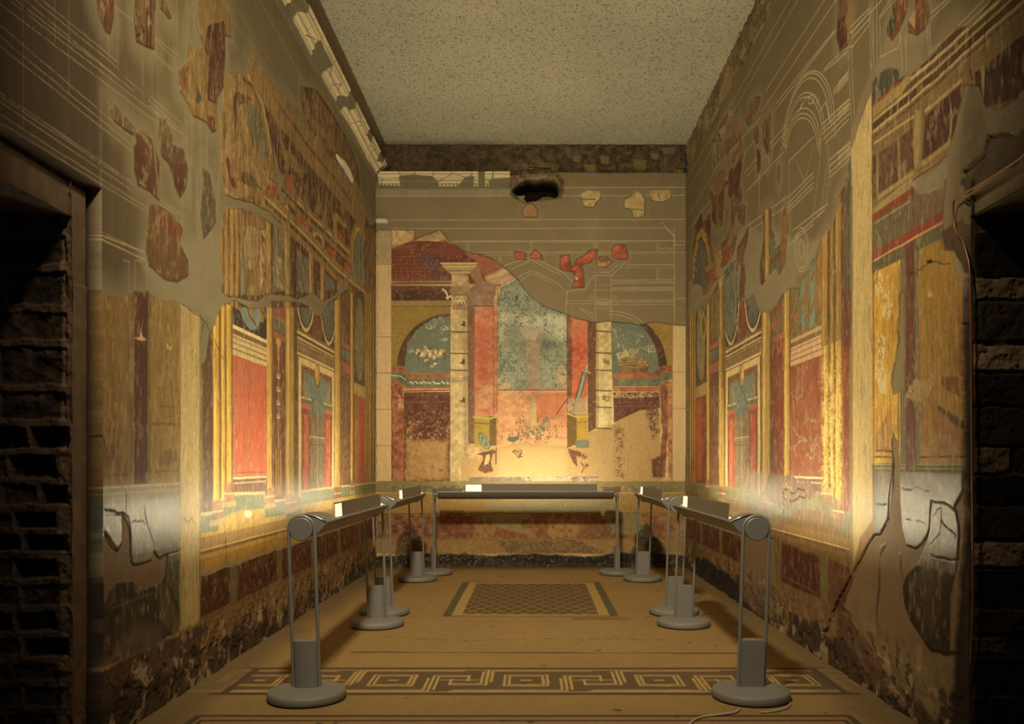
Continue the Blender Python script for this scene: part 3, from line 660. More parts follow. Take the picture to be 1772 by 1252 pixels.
def order(s, near_z, side):
    """The painted order that both long walls share, in metres: u = distance into the room, v = height."""
    B = s.box; cr = (206, 172, 104); L = side == 'L'
    red = (196, 82, 50) if L else (152, 66, 38)
    # ground
    B(near_z, YB, 0, 4.3, (168, 124, 66), c2=(146, 104, 54), mott=.4)
    # small end panel zone 10.9 - 12.64
    B(11.05, 12.64, 1.2, 4.3, (112, 74, 40), mott=.4)
    B(11.10, 11.78, 1.22, 2.40, (156, 74, 42) if L else (132, 50, 30), c2=(158, 104, 58) if L else (124, 66, 38), mott=.3)
    B(11.40, 11.78, 1.30, 2.38, (178, 62, 36), mott=.2, soft=.03)
    B(11.08, 11.80, 2.40, 2.55, (176, 138, 78), mott=.3)
    B(11.08, 11.80, 2.55, 3.9, (92, 70, 46), mott=.3)
    s.fill(arc_m(11.45, 3.15, .30, .55), (112, 112, 78), px=False, c2=(140, 120, 70))
    for du in (-.2, -.07, .07, .2): s.line([(11.45 + du, 2.7), (11.45 + du, 3.5)], .025, (150, 128, 66), px=False, a=.7)
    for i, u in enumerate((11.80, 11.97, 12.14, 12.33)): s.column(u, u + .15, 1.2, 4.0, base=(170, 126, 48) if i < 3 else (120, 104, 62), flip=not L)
    B(12.46, 12.64, 1.2, 4.3, (118, 96, 62), mott=.3, streak=.3)
    # dark strip 10.38-10.9
    B(10.36, 11.05, 1.2, 4.0, (112, 66, 40), c2=(124, 78, 48), mott=.4, streak=.2)
    B(10.40, 10.85, 2.62, 2.74, (166, 86, 50)); B(10.40, 10.85, 2.78, 2.9, (104, 106, 74)); B(10.40, 10.85, 2.92, 2.98, (166, 86, 50))
    s.line([(10.6, 2.45), (10.6, 2.0)], .03, (150, 110, 60), px=False)
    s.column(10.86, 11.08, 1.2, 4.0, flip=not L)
    # the great door, 8.45 - 9.97
    B(8.40, 10.0, 1.18, 2.90, (110, 72, 42), mott=.3)
    B(8.46, 9.98, 1.18, 2.56, (214, 180, 104), mott=.3, streak=.15)
    B(8.56, 9.88, 1.18, 2.49, (122, 66, 38), mott=.3, streak=.15)
    B(8.56, 9.88, 2.43, 2.49, (152, 88, 50)); B(8.56, 9.88, 2.455, 2.465, (90, 50, 30))
    B(8.64, 9.80, 2.02, 2.42, (124, 134, 108), c2=(108, 120, 98), mott=.45)
    B(8.90, 9.52, 1.22, 2.08, (120, 94, 60), c2=(136, 108, 70), mott=.3, streak=.3)
    B(8.90, 9.52, 2.02, 2.10, (106, 116, 92), mott=.4)
    for i in range(9): s.line([(8.93 + i * .07, 2.12 - .02 * (i % 2)), (8.93 + i * .07, 2.20)], .012, (146, 72, 48), px=False, a=.55)
    for i in range(9):
        u = 8.92 + i * .072
        s.line([(u, 1.80), (u, 2.02)], .010, (84, 60, 40), px=False, a=.7); s.line([(u + .02, 1.80), (u + .02, 2.02)], .008, (168, 140, 92), px=False, a=.5)
    for i in range(9):
        u = 8.92 + i * .072
        s.line([(u, 1.28), (u, 1.70)], .010, (88, 64, 42), px=False, a=.6); s.line([(u + .02, 1.28), (u + .02, 1.70)], .008, (166, 138, 92), px=False, a=.4)
    s.line([(8.9, 1.76), (9.52, 1.76)], .03, (140, 112, 74), px=False); s.line([(8.9, 1.785), (9.52, 1.785)], .012, (188, 160, 108), px=False); s.line([(8.9, 1.705), (9.52, 1.705)], .008, (80, 56, 38), px=False)
    s.line([(9.21, 1.22), (9.21, 2.05)], .022, (172, 148, 104), px=False, a=.75)
    for (u0, u1) in ((8.60, 8.88), (9.54, 9.84)):
        B(u0, u1, 1.22, 2.08, (186, 66, 40), c2=(200, 92, 58), mott=.3, streak=.2)
        B(u0 + .02, u0 + .06, 1.22, 2.0, (140, 48, 30)); B(u1 - .05, u1, 1.22, 2.0, (120, 52, 34), a=.8)
        B(u0 - .03, u1 + .05, 2.00, 2.06, (150, 60, 38)); B(u0 - .03, u1 + .05, 2.06, 2.11, (186, 92, 56))
        B(u0 - .04, u1 + .06, 2.11, 2.16, (104, 110, 72)); s.line([(u0 - .05, 2.165), (u1 + .07, 2.165)], .02, (196, 168, 104), px=False)
        um = (u0 + u1) / 2
        for k in (-1, 0, 1): s.line([(um + .05 * k, 2.17), (um + .09 * k, 2.27), (um + .03 * k, 2.36)], .028, (158, 122, 54), px=False)
    for sg in (-1, 1): s.line([(9.21 - .02 * sg, 2.30), (9.21 - .14 * sg, 2.18), (9.21 - .27 * sg, 2.12)], .018, (82, 72, 46), px=False, a=.8, jag=.006)
    s.fill(arc_m(9.21, 2.44, .115, .135), (120, 84, 26), px=False); s.fill(arc_m(9.20, 2.45, .095, .115), (186, 142, 46), px=False); s.fill(arc_m(9.17, 2.47, .035, .07), (214, 176, 84), px=False)
    # lintel with its row of tongues
    B(8.40, 10.0, 2.56, 2.84, (116, 78, 44), mott=.3)
    for i in range(34):
        u = 8.44 + i * .046; s.line([(u, 2.62), (u, 2.67)], .022, (178, 140, 84), px=False, a=.8, jag=.001)
    for v, w, c in ((2.585, .03, cr), (2.70, .02, (170, 130, 70)), (2.735, .02, cr), (2.765, .012, (100, 70, 36)), (2.79, .026, (214, 184, 112)), (2.82, .014, (150, 112, 56))):
        s.line([(8.40, v), (10.0, v)], w, c, px=False)
    # segmental half pediments and the views through them
    B(8.40, 10.0, 2.84, 4.1, (92, 56, 38), mott=.3)
    B(8.98, 9.42, 2.84, 3.30, (142, 66, 44), c2=(120, 70, 48), mott=.4)
    for u, rr in ((8.72, .33), (9.70, .32)):
        s.fill(arc_m(u, 3.38, rr, .50), (96, 98, 84), px=False, c2=(120, 112, 82), mott=.5, streak=.4)
        for k in range(5): s.line([(u - .2 + k * .1, 3.05), (u - .2 + k * .1, 3.5)], .016, (140, 126, 90), px=False, a=.5)
        s.line(arc_m(u, 3.38, rr + .05, .53, 180, 360), .035, (206, 182, 112), px=False); s.line(arc_m(u, 3.38, rr, .48, 180, 360), .018, (88, 60, 34), px=False)
    # columns flanking the door
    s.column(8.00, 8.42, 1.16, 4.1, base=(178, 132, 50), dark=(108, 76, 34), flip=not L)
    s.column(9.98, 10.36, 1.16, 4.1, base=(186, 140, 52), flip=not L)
    # maroon strip with candelabrum
    B(7.64, 8.00, 1.18, 2.75, (120, 58, 38) if L else (132, 50, 28), mott=.25)
    B(7.64, 8.00, 2.62, 2.68, (170, 84, 52)); B(7.64, 8.00, 2.69, 2.80, (110, 104, 72)); B(7.64, 8.00, 2.82, 2.92, (160, 78, 48)); B(7.64, 8.00, 2.93, 4.0, (92, 84, 58), mott=.5)
    uc = 7.80
    gold = (190, 148, 62)
    if L:
        s.line([(uc, 1.25), (uc, 2.6)], .022, gold, px=False); s.line([(uc, 2.45), (uc, 2.60)], .06, (176, 134, 60), px=False)
        s.fill(arc_m(uc, 2.60, .08, .035), (186, 146, 70), px=False)
        for v in (2.30, 2.18, 2.06, 1.94): s.fill(arc_m(uc, v, .065, .018), (140, 140, 96), px=False); s.line([(uc - .05, v - .02), (uc + .05, v - .02)], .012, (214, 186, 110), px=False)
        for du in (-.07, 0, .07): s.line([(uc + du, 1.24), (uc + du, 1.62)], .04, (164, 122, 36), px=False)
    else:
        s.line([(uc, 1.25), (uc, 2.62)], .02, (150, 88, 46), px=False, a=.6)
        for v in (2.3, 2.1, 1.9): s.fill(arc_m(uc, v, .06, .03), (148, 76, 40), px=False, a=.6)
        for k in (-1, 1): s.line([(uc, 2.50), (uc + .08 * k, 2.58), (uc + .03 * k, 2.66)], .022, (176, 120, 70), px=False)
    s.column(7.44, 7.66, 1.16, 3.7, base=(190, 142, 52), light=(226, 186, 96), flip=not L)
    # red panel with its lintel
    B(6.60, 7.46, 1.40, 2.34, red, c2=(182, 96, 70) if L else (146, 76, 48), mott=.28, streak=.10, gl=.42)
    if L:
        s.fill([(6.62, 1.7), (6.9, 2.1), (7.1, 2.1), (7.44, 2.3), (7.44, 1.4), (6.62, 1.4)], (204, 78, 46), px=False, soft=.10, jag=.05, a=.6, gl=.42)
        for v in (1.435,): s.line([(6.62, v), (7.44, v)], .008, (128, 50, 34), px=False)
        for u in (6.98, 7.02, 7.40): s.line([(u, 1.44), (u, 2.33)], .008, (140, 58, 40), px=False, a=.6)
        s.line([(6.69, 1.70), (6.70, 1.76)], .012, (80, 84, 60), px=False); s.line([(6.70, 1.63), (6.70, 1.68)], .010, (226, 186, 130), px=False)
    B(6.60, 7.46, 1.385, 1.40, (220, 190, 122)); B(6.60, 7.46, 1.22, 1.385, (122, 76, 50), c2=(110, 64, 44), mott=.3, gl=.38)
    s.line([(6.62, 1.355), (7.44, 1.355)], .010, (196, 160, 106), px=False); s.line([(6.72, 1.355), (6.72, 1.23), (7.38, 1.23), (7.38, 1.355)], .007, (186, 148, 98), px=False, a=.8)
    lt = cr if L else (198, 150, 96)
    B(6.60, 7.46, 2.34, 2.50, lt, mott=.3)
    for v in (2.385, 2.43, 2.475): s.line([(6.60, v), (7.46, v)], .010, (128, 92, 48), px=False)
    B(6.60, 7.46, 2.50, 2.54, (132, 96, 54)); B(6.60, 7.46, 2.54, 2.57, (224, 194, 122) if L else (190, 146, 90))
    # the view above: dark ground and blue strips between yellow shafts
    B(6.60, 7.46, 2.57, 3.9, (70, 50, 40) if L else (124, 98, 48), mott=.35)
    s.fill(arc_m(7.03, 3.15, .42, .56), (122, 138, 118) if L else (104, 122, 90), px=False, mott=.3)
    for u, w in ((6.66, .16), (6.98, .13), (7.26, .11)): B(u, u + w, 2.7, 3.9, (158, 122, 44) if L else (150, 104, 44), mott=.3, streak=.3)
    s.line([(6.84, 2.95), (7.0, 2.7), (7.2, 2.64)], .03, (124, 74, 42), px=False); s.line([(7.12, 3.1), (7.3, 2.8), (7.42, 2.75)], .03, (130, 80, 44), px=False)
    # the bundle of three shafts
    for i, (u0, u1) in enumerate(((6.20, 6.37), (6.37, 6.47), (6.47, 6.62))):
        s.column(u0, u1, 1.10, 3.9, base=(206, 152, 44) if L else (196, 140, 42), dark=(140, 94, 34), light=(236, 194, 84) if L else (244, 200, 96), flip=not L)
    # brown strip beside the pilaster
    B(5.97, 6.20, 1.16, 3.6, (112, 68, 40) if L else (150, 62, 34), c2=(98, 60, 40) if L else (132, 54, 32), mott=.35, gl=.45)
    s.line([(5.99, .4), (5.99, 3.4)], .05, (128, 112, 66), px=False, a=.8)
    # ledge on which the columns stand: blue-green top, ochre body
    gr = (122, 126, 84) if L else (106, 108, 74); ste = [(5.97, 1.12), (6.30, 1.12), (6.34, 1.20), (6.70, 1.24), (7.40, 1.22), (7.42, 1.14), (8.05, 1.14), (8.1, 1.05), (8.50, 1.05), (8.55, 1.2), (YB, 1.2)]
    s.fill([(5.97, .40), (YB, .40), (YB, 1.24)] + ste[::-1], (176, 134, 56) if L else (136, 100, 50), c2=(196, 150, 60) if L else (120, 84, 42), px=False, mott=.35, gl=.36)
    up = [(u, v + .03) for u, v in ste]
    s.fill(up + [(u, v - .10) for u, v in ste[::-1]], gr, c2=(112, 116, 76) if L else (126, 112, 70), px=False, mott=.4, gl=.30, jag=.012)
    s.line([(u, v + .035) for u, v in ste], .025, (190, 164, 100) if L else (140, 122, 78), px=False, jag=.006)
    for u0, u1, v in ((6.18, 6.40, 1.14), (6.42, 6.66, 1.26), (7.42, 7.68, 1.20), (8.02, 8.42, 1.12), (9.98, 10.36, 1.14), (10.86, 11.1, 1.2)):
        B(u0, u1, v - .05, v + .10, (128, 64, 40), c2=(160, 104, 64), mott=.6, wear=.25, gl=.34, jag=.02, a=.85); B(u0 - .03, u1 + .03, v - .08, v - .04, (170, 140, 84) if L else (130, 100, 60), mott=.3)
        s.line([(u0, v + .02), (u1, v + .02)], .012, (206, 168, 110), px=False)
    # ochre body mouldings
    yl = (206, 150, 40) if L else (150, 108, 46)
    B(5.97, YB, .72, 1.00, yl, c2=(184, 130, 38) if L else (132, 94, 44), mott=.35, gl=.42)
    B(5.97, YB, .90, .98, (166, 122, 56), c2=(150, 108, 56), mott=.4, a=.8)
    s.line([(5.97, .885), (YB, .885)], .024, (124, 84, 40), px=False); s.line([(5.97, .905), (YB, .905)], .010, (220, 176, 84), px=False); s.line([(5.97, .985), (YB, .985)], .010, (130, 90, 42), px=False, a=.7)
    s.line([(5.97, .83), (YB, .83)], .008, (150, 104, 40), px=False, a=.6)
    # maroon dado blocks with green dividers
    B(5.97, YB, .44, .73, (84, 30, 20), c2=(104, 42, 28), mott=.45, jag=.012)
    for u in (6.55, 7.75, 8.95, 10.15, 11.35):
        B(u, u + .17, .43, .74, (128, 112, 64), c2=(110, 96, 56), mott=.4, jag=.008)
    for u in (6.72, 7.92, 9.12, 10.32): s.line([(u + .03, .69), (u + .95, .69), (u + .95, .48), (u + .03, .48), (u + .03, .69)], .006, (160, 84, 48), px=False, a=.6)
    # torn upper edge of the dado, mortar line
    s.line([(5.97, .735), (6.4, .75), (6.7, .73), (7.2, .76), (7.7, .74), (8.6, .75), (YB, .74)], .035, (156, 136, 92), px=False, jag=.03)
    # sandy foot
    B(5.97, YB, .10, .45, (150, 106, 54), c2=(116, 78, 40), mott=.6, jag=.02)
    for v in (.40, .35, .31, .27): s.line([(5.97, v), (YB, v - .01)], .006, (178, 136, 66), px=False, a=.4, jag=.006)

def arc_m(cx, cy, rx, ry, a0=0, a1=360, n=24):
    return [(cx + rx * math.cos(math.radians(a0 + (a1 - a0) * i / n)), cy + ry * math.sin(math.radians(a0 + (a1 - a0) * i / n))) for i in range(n + (0 if a1 - a0 == 360 else 1))]

def foot(s, y0):
    """damp, salts and grime rising from the floor"""
    U, V = s.U, s.V
    q = fbm(U, V, 5, 5, 500 + s.seed); q2 = fbm(U, V, 11, 5, 540 + s.seed, fy=9)
    hgt = .10 + .42 * np.clip(fbm(U, V * 0, 1.6, 3, 560 + s.seed) - .35, 0, 1)
    a = sstep(V - hgt - .35 * (q - .5), .05)
    c = alb((34, 26, 17)) * (1 - q[..., None]) + alb((86, 58, 34)) * q[..., None]
    sl = (slice(None), slice(None))
    a = a * (U > y0)
    s.c[:] = s.c * (1 - a[..., None] * .9) + c * a[..., None] * .9
    b = sstep(.62 - q2, .03) * sstep(V - .42, .12) * (U > y0) * .6
    s.c[:] = s.c * (1 - b[..., None]) + alb((176, 148, 100)) * b[..., None]
    d = sstep(.60 - fbm(U, V, 14, 5, 590 + s.seed, fy=12), .03) * sstep(V - .38, .12) * (U > y0) * .7
    s.c[:] = s.c * (1 - d[..., None]) + alb((56, 38, 24)) * d[..., None]
    s.h += (q - .5) * .05 * sstep(V - .35, .2) - .01 * d
    s.r = np.maximum(s.r, sstep(V - .45, .1) * .8)

def finish(s, D, m):
    U, V = s.U, s.V
    # age: fine vertical scratches, flecks and patina over the painted parts
    f1 = fbm(U, V, 90, 3, 611 + s.seed, fy=14); f2 = fbm(U, V, 45, 3, 631 + s.seed, fy=9)
    s.c *= (1 + m * (.35 * (f1 - .5) + .25 * (s.n3 - .5)))[..., None]
    fl = sstep(.66 - f2, .03) * m * .18 * (V > .5); s.c[:] = s.c * (1 - fl[..., None]) + alb((176, 142, 88)) * fl[..., None]
    fl = sstep(.655 - fbm(U, V, 38, 3, 651 + s.seed, fy=8), .03) * m * .22 * (V > .5); s.c[:] = s.c * (1 - fl[..., None]) + alb((88, 58, 32)) * fl[..., None]
    loss = sstep(-(fbm(U, V, 30, 4, 401 + s.seed, fy=14) - .66), .05) * m * .3 * (V > .5)
    s.c[:] = s.c * (1 - loss[..., None]) + alb((190, 158, 100)) * loss[..., None]
    ed = np.exp(-(D / .0045) ** 2) * .5 * (V > .3) * (V < 5.7)
    s.c[:] = s.c * (1 - ed[..., None]) + alb((74, 52, 30)) * ed[..., None]
    wax = np.clip(1 - np.abs(V - 1.22) / .22, 0, 1) ** .5 * m; s.r[:] = s.r * (1 - wax) + np.minimum(s.r, .27 + .10 * s.n2) * wax
    s.h += .006 * m + .007 * (s.n1 - .5) + .0022 * (s.n2 - .5)

def stone_top(s, h0):
    V = s.V
    a = sstep(h0 - V + .03 * s.wy, .012)
    sl = (slice(None), slice(None))
    s.apply(sl, a, (110, 86, 50), c2=(134, 108, 66), mott=.9, m=None)
    cd, cid = cells(s.U, s.V, 4.5, 91, fy=6)
    st = (cid > .78) * sstep(.18 - cd, .05) * a * .8
    s.c[:] = s.c * (1 - st[..., None]) + alb((158, 132, 72)) * st[..., None]
    s.h -= a * (.05 - .05 * s.n2) - st * .02

def S1(P): return [(x / 3.002, y / 3.002) for x, y in P]
def S2(P): return [(300 + x * .333, y * .333) for x, y in P]
def S3(P): return [(x * .3434, 400 + y * .3434) for x, y in P]
def S5(P): return [(x * .361, 800 + y * .361) for x, y in P]
def SA(P): return [(370 + x * .1997, 90 + y * .1997) for x, y in P]
def SB(P): return [(370 + x * .1997, 330 + y * .1997) for x, y in P]

def make_left_wall():
    s = Surface(columns_of(-XL, 4.38), np.arange(0, ZC + .01, .0066), left_px, (124, 104, 64), seed=11)
    U, V = s.U, s.V
    s.c *= (0.80 + 0.34 * s.n1 + .3 * (s.ns - .5))[..., None]
    # browner near part, streaked, darkened further to paint in the light falloff
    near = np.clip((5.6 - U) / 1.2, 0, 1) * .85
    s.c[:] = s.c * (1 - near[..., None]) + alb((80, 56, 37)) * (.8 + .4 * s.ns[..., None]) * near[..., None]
    s.fill(S1([(960, 0), (1200, 0), (1190, 380), (1150, 1100), (1180, 1300), (1100, 1500), (940, 1600), (950, 900)]), (144, 126, 84), c2=(126, 108, 70), soft=.05, jag=.04, streak=.3, a=.8)
    s.fill(S3([(700, 100), (1120, 0), (1290, 320), (1170, 460), (1060, 440), (1000, 390), (760, 340)]), (150, 132, 90), soft=.06, jag=.05, a=.7)
    isl = [S1(P) for P in (
        [(498, -10), (588, -10), (588, 110), (572, 178), (545, 160), (505, 60)],
        [(697, -10), (805, -10), (800, 258), (770, 246), (705, 210), (693, 120)],
        [(820, -10), (850, -10), (888, 85), (876, 98), (830, 40)],
        [(1035, -10), (1130, -10), (1195, 80), (1198, 190), (1168, 190), (1165, 330), (1158, 450), (1125, 510), (1122, 672), (1100, 684), (1068, 632), (1000, 600), (976, 545), (930, 470), (924, 370), (975, 315), (972, 220), (1035, 262), (1060, 250), (1015, 120)],
        [(572, 516), (650, 600), (698, 670), (694, 700), (640, 672), (590, 630), (575, 575)],
        [(702, 690), (735, 675), (786, 720), (826, 840), (824, 1042), (780, 1000), (715, 960), (693, 880), (694, 770)],
        [(826, 615), (860, 622), (890, 690), (890, 750), (948, 770), (975, 870), (966, 960), (934, 1030), (905, 960), (876, 855), (836, 800), (822, 700)])]
    isl += [[(258, 355), (275, 355), (300, 375), (315, 395), (310, 420), (325, 450), (326, 475), (306, 488), (282, 482), (258, 460), (252, 435)],
            [(350, 288), (362, 300), (372, 350), (373, 382), (360, 402), (352, 412), (347, 370), (350, 330)]]
    low = [(-80, 470), (100, 480), (168, 497), (180, 503), (208, 516), (222, 508), (234, 504), (255, 503), (262, 512), (285, 521), (310, 522), (330, 536), (344, 540), (350, 548), (362, 545), (376, 540), (388, 527), (398, 520), (560, 520), (596, 502), (653, 502), (653, 1010), (300, 1240), (-80, 1500)]
    upp = [(388, 125), (425, 130), (437, 90), (447, 108), (475, 152), (510, 188), (520, 192), (520, 148), (548, 155), (575, 195), (610, 258), (622, 298), (624, 345), (640, 390), (653, 385), (653, 506), (600, 506), (560, 532), (379, 532), (385, 478), (379, 440), (386, 370), (392, 345), (384, 300), (380, 240)]
    D = s.sdmask(isl + [low, upp])
    band = s.sdmask([[(380, 500), (392, 512), (410, 515), (445, 520), (462, 508), (500, 510), (512, 518), (540, 506), (560, 522), (582, 508), (596, 484), (604, 478), (600, 500), (568, 525), (556, 545), (547, 548), (538, 530), (512, 522), (470, 520), (462, 532), (436, 534), (405, 520), (386, 527), (370, 553), (362, 548)],
                     [(388, 335), (410, 345), (440, 352), (465, 366), (486, 386), (484, 396), (466, 384), (448, 372), (420, 362), (396, 362), (386, 350)],
                     [(340, 535), (376, 540), (372, 560), (362, 575), (356, 620), (347, 640), (346, 600), (352, 560)],
                     [(482, 384), (488, 384), (494, 430), (492, 440), (484, 410)], [(470, 240), (484, 300), (486, 330), (496, 352), (484, 352), (476, 300)]])
    # bare mortar of the near bay, below the shining band
    bare = s.sdmask([S5([(505, 250), (590, 245), (610, 290), (622, 330), (628, 480), (650, 490), (720, 468), (735, 425), (758, 458), (800, 445), (790, 540), (770, 580), (720, 590), (690, 610), (650, 590), (630, 565), (560, 575), (520, 620), (495, 680), (490, 380), (505, 330), (560, 420), (582, 380), (582, 250)])])
    D = np.maximum(D, -band); D = np.maximum(D, -bare)
    m = sstep(D, .005); s.m['f'] = m; s.m['p'] = 1 - m
    halo = np.clip(1 - D / .16, 0, 1) * (1 - m) * .55 * (V > 2.2)
    s.c[:] = s.c * (1 - halo[..., None]) + alb((150, 132, 90)) * halo[..., None]
    b = sstep(bare, .01); s.c[:] = s.c * (1 - b[..., None]) + alb((128, 94, 60)) * (.85 + .3 * s.n2[..., None]) * b[..., None]
    # scribed lines
    s.cur = 'p'; lc = (176, 146, 98)
    def L(P, w=.009, a=.75): s.line(S1(P), w * .6, lc, a=a * .8, jag=.003, soft=.003, wear=.25)
    for a0, b0 in (((0, 20), (820, 640)), ((80, 0), (600, 395)), ((130, 0), (690, 470)), ((60, 10), (950, 700)), ((180, 0), (610, 350)), ((0, 130), (690, 720)), ((0, 190), (680, 750)),
                   ((0, 240), (690, 790)), ((0, 480), (680, 940)), ((0, 500), (700, 965)), ((0, 530), (680, 985)), ((0, 595), (780, 1090)), ((0, 635), (775, 1108)), ((220, 0), (610, 320)),
                   ((590, 30), (930, 290)), ((800, 200), (930, 330)), ((790, 260), (905, 370)), ((800, 280), (900, 378)), ((770, 520), (945, 680)), ((785, 505), (945, 640)), ((770, 545), (945, 695)),
                   ((650, 400), (740, 480)), ((830, 1040), (940, 1110)), ((830, 1060), (935, 1120)), ((530, 1205), (720, 1295)), ((1195, 95), (1330, 255)), ((1185, 195), (1330, 350))):
        L([a0, b0])
    for x, y0, y1 in ((122, 0, 660), (357, 0, 480), (520, 450, 1250), (528, 450, 1600), (610, 40, 380), (618, 80, 390), (735, 280, 480), (742, 300, 490), (775, 250, 520), (790, 240, 500), (905, 0, 370), (916, 0, 380), (945, 640, 1200), (950, 650, 1150), (285, 0, 220), (565, 120, 300), (1000, 640, 1500), (1030, 640, 1550), (1045, 640, 1000), (1080, 620, 1500), (1120, 700, 1400)):
        L([(x, y0), (x, y1)], .007, .55)
    s.line([(450, 0), (643, 366)], .012, lc, a=.7); s.line([(400, 0), (625, 350)], .008, lc, a=.5); s.line(S3([(510, 20), (735, 108)]), .008, lc); s.line(S3([(510, 40), (735, 145)]), .008, lc); s.line(S3([(620, 145), (652, 155), (650, 330)]), .007, lc, a=.6)
    s.line(S3([(680, 300), (680, 145), (715, 152)]), .007, lc, a=.6); s.line(S3([(740, 10), (740, 320)]), .009, lc, a=.6)
    for i in range(5): s.line([(640 + i * 4, 392 + i * 2), (626 + i * 5, 352 - i * 10)], .009, lc, a=.6)
    s.cur = 'f'
    # ---------- shared order and near bay
    order(s, 4.2, 'L')
    B = s.box
    B(3.6, 5.15, .9, 2.70, (150, 108, 44), c2=(132, 92, 40), mott=.4, streak=.25)
    B(5.15, 5.62, 1.3, 2.62, (156, 116, 46), c2=(140, 104, 46), mott=.4, streak=.2)
    B(4.985, 5.16, 1.36, 2.7, (96, 46, 32), mott=.3); s.line([(4.955, 1.4), (4.955, 2.7)], .03, (112, 98, 56), px=False, a=.8); s.line([(5.185, 1.4), (5.185, 2.7)], .03, (112, 98, 56), px=False, a=.8)
    s.fill(S3([(668, 535), (700, 530), (703, 490), (712, 530), (735, 545), (710, 552)]), (206, 160, 92), jag=.006)
    s.fill(S3([(680, 960), (725, 975), (720, 1020), (700, 1060), (690, 1010)]), (130, 78, 54), wear=.3, jag=.01)
    # faint painted landscapes
    s.fill(S3([(545, 985), (558, 962), (572, 985), (572, 1090), (590, 1160), (545, 1160)]), (124, 70, 34), jag=.008, a=.8); s.fill(S3([(520, 1120), (560, 1110), (610, 1130), (600, 1190), (530, 1200)]), (124, 76, 38), soft=.02, jag=.02, a=.55)
    s.line(S3([(525, 1230), (638, 1222), (640, 1170)]), .008, (110, 66, 34), a=.7); s.line(S3([(590, 640), (600, 900), (585, 1100)]), .02, (120, 82, 40), a=.5, jag=.02)
    s.line(S3([(755, 968), (895, 972)]), .014, (118, 74, 36), a=.8); s.line(S3([(770, 1212), (890, 1205)]), .008, (118, 74, 36), a=.7)
    s.fill(S3([(790, 1160), (815, 1110), (850, 1095), (880, 1110), (893, 1160), (870, 1165), (800, 1185)]), (122, 84, 44), a=.7, jag=.008)
    for i in range(7): s.line(S3([(815 + i * 11, 1105), (812 + i * 12, 1150)]), .008, (94, 66, 38), a=.6)
    for i in range(5): s.line(S3([(822 + i * 10, 790), (822 + i * 10, 870)]), .006, (110, 80, 40), a=.5)
    s.line(S3([(810, 880), (875, 885)]), .012, (110, 74, 38), a=.7); s.line(S3([(815, 880), (825, 935), (872, 935), (875, 885)]), .010, (110, 74, 38), a=.6)
    s.line(S3([(850, 985), (850, 1060)]), .01, (196, 160, 84), a=.6); s.line(S3([(780, 1000), (778, 1070)]), .008, (110, 74, 38), a=.6)
    s.fill(S3([(830, 560), (850, 590), (865, 570), (855, 600), (835, 590)]), (190, 160, 92), jag=.006)
    B(3.6, 5.62, 1.28, 1.385, (126, 100, 54), c2=(104, 88, 52), mott=.4, gl=.36); s.line([(3.6, 1.375), (5.62, 1.375)], .014, (170, 140, 78), px=False); s.line([(3.6, 1.34), (5.62, 1.34)], .01, (150, 126, 70), px=False)
    # grey marble-like band, waxed
    B(3.6, 5.62, .88, 1.29, (118, 112, 88), c2=(104, 100, 80), mott=.4, streak=.15, gl=.27)
    B(3.6, 5.62, .88, .97, (112, 84, 54), soft=.03, a=.7, gl=.3)
    s.line([(3.6, .99), (5.62, .96)], .010, (90, 64, 42), px=False, a=.7)
    # below: grime, grey block, red stripe
    B(3.6, 5.62, .42, .90, (78, 60, 40), c2=(54, 42, 28), mott=.6)
    s.fill(S5([(800, 460), (860, 430), (865, 700), (830, 640), (795, 560)]), (96, 86, 54), c2=(78, 70, 46), jag=.01)
    s.fill(S5([(540, 880), (640, 780), (720, 760), (780, 800), (790, 860), (640, 930), (560, 960)]), (106, 84, 54), soft=.05, jag=.04)
    s.fill(S5([(770, 560), (800, 590), (830, 680), (870, 750), (820, 830), (760, 740), (750, 640)]), (104, 84, 52), c2=(76, 62, 40), jag=.02)
    s.fill(S5([(560, 1010), (775, 890), (775, 930), (570, 1040)]), (96, 34, 24), jag=.008); s.fill(S5([(800, 860), (900, 820), (900, 850), (800, 920)]), (98, 40, 26), jag=.012, wear=.2)
    s.line(S5([(520, 700), (740, 620)]), .008, (130, 100, 60), a=.6); s.line(S5([(500, 1020), (780, 880)]), .01, (140, 104, 60), a=.6)
    B(3.6, 6.0, .10, .40, (112, 74, 44), c2=(84, 50, 32), mott=.7, jag=.03)
    # cream pilaster in front of everything
    B(5.62, 5.975, .42, 2.78, (198, 166, 96), c2=(180, 146, 82), mott=.4, streak=.18, jag=.006, gl=.5); s.line([(5.63, .45), (5.63, 2.7)], .014, (96, 66, 36), px=False, a=.8); s.line([(5.965, .4), (5.965, 2.6)], .03, (130, 116, 66), px=False, a=.8)
    s.fill(S3([(900, 380), (960, 370), (975, 400), (960, 560), (905, 560)]), (172, 138, 78), soft=.05, jag=.04, a=.7)
    # ---------- upper left remains
    s.m['u'] = sstep(s.sdmask([upp]), .005) * m * (V > 2.7); s.cur = 'u'
    s.fill([(370, 80), (655, 80), (655, 560), (370, 560)], (84, 40, 26), c2=(102, 54, 32), mott=.5, streak=.3)
    # lower storeys of shafts
    s.fill(SB([(30, 0), (460, 0), (470, 900), (30, 900)]), (120, 84, 42), c2=(150, 110, 56), mott=.5, streak=.3)
    for x0, x1 in ((35, 80), (84, 128), (132, 176), (178, 216)): s.column(*sorted((left_px(370 + x0 * .1997, 0)[0], left_px(370 + x1 * .1997, 0)[0])), 2.55, 4.55, base=(170, 122, 46), light=(206, 160, 78))
    s.fill(SB([(222, 480), (262, 620), (262, 900), (222, 900)]), (134, 140, 108), c2=(120, 100, 60), mott=.5, jag=.01)
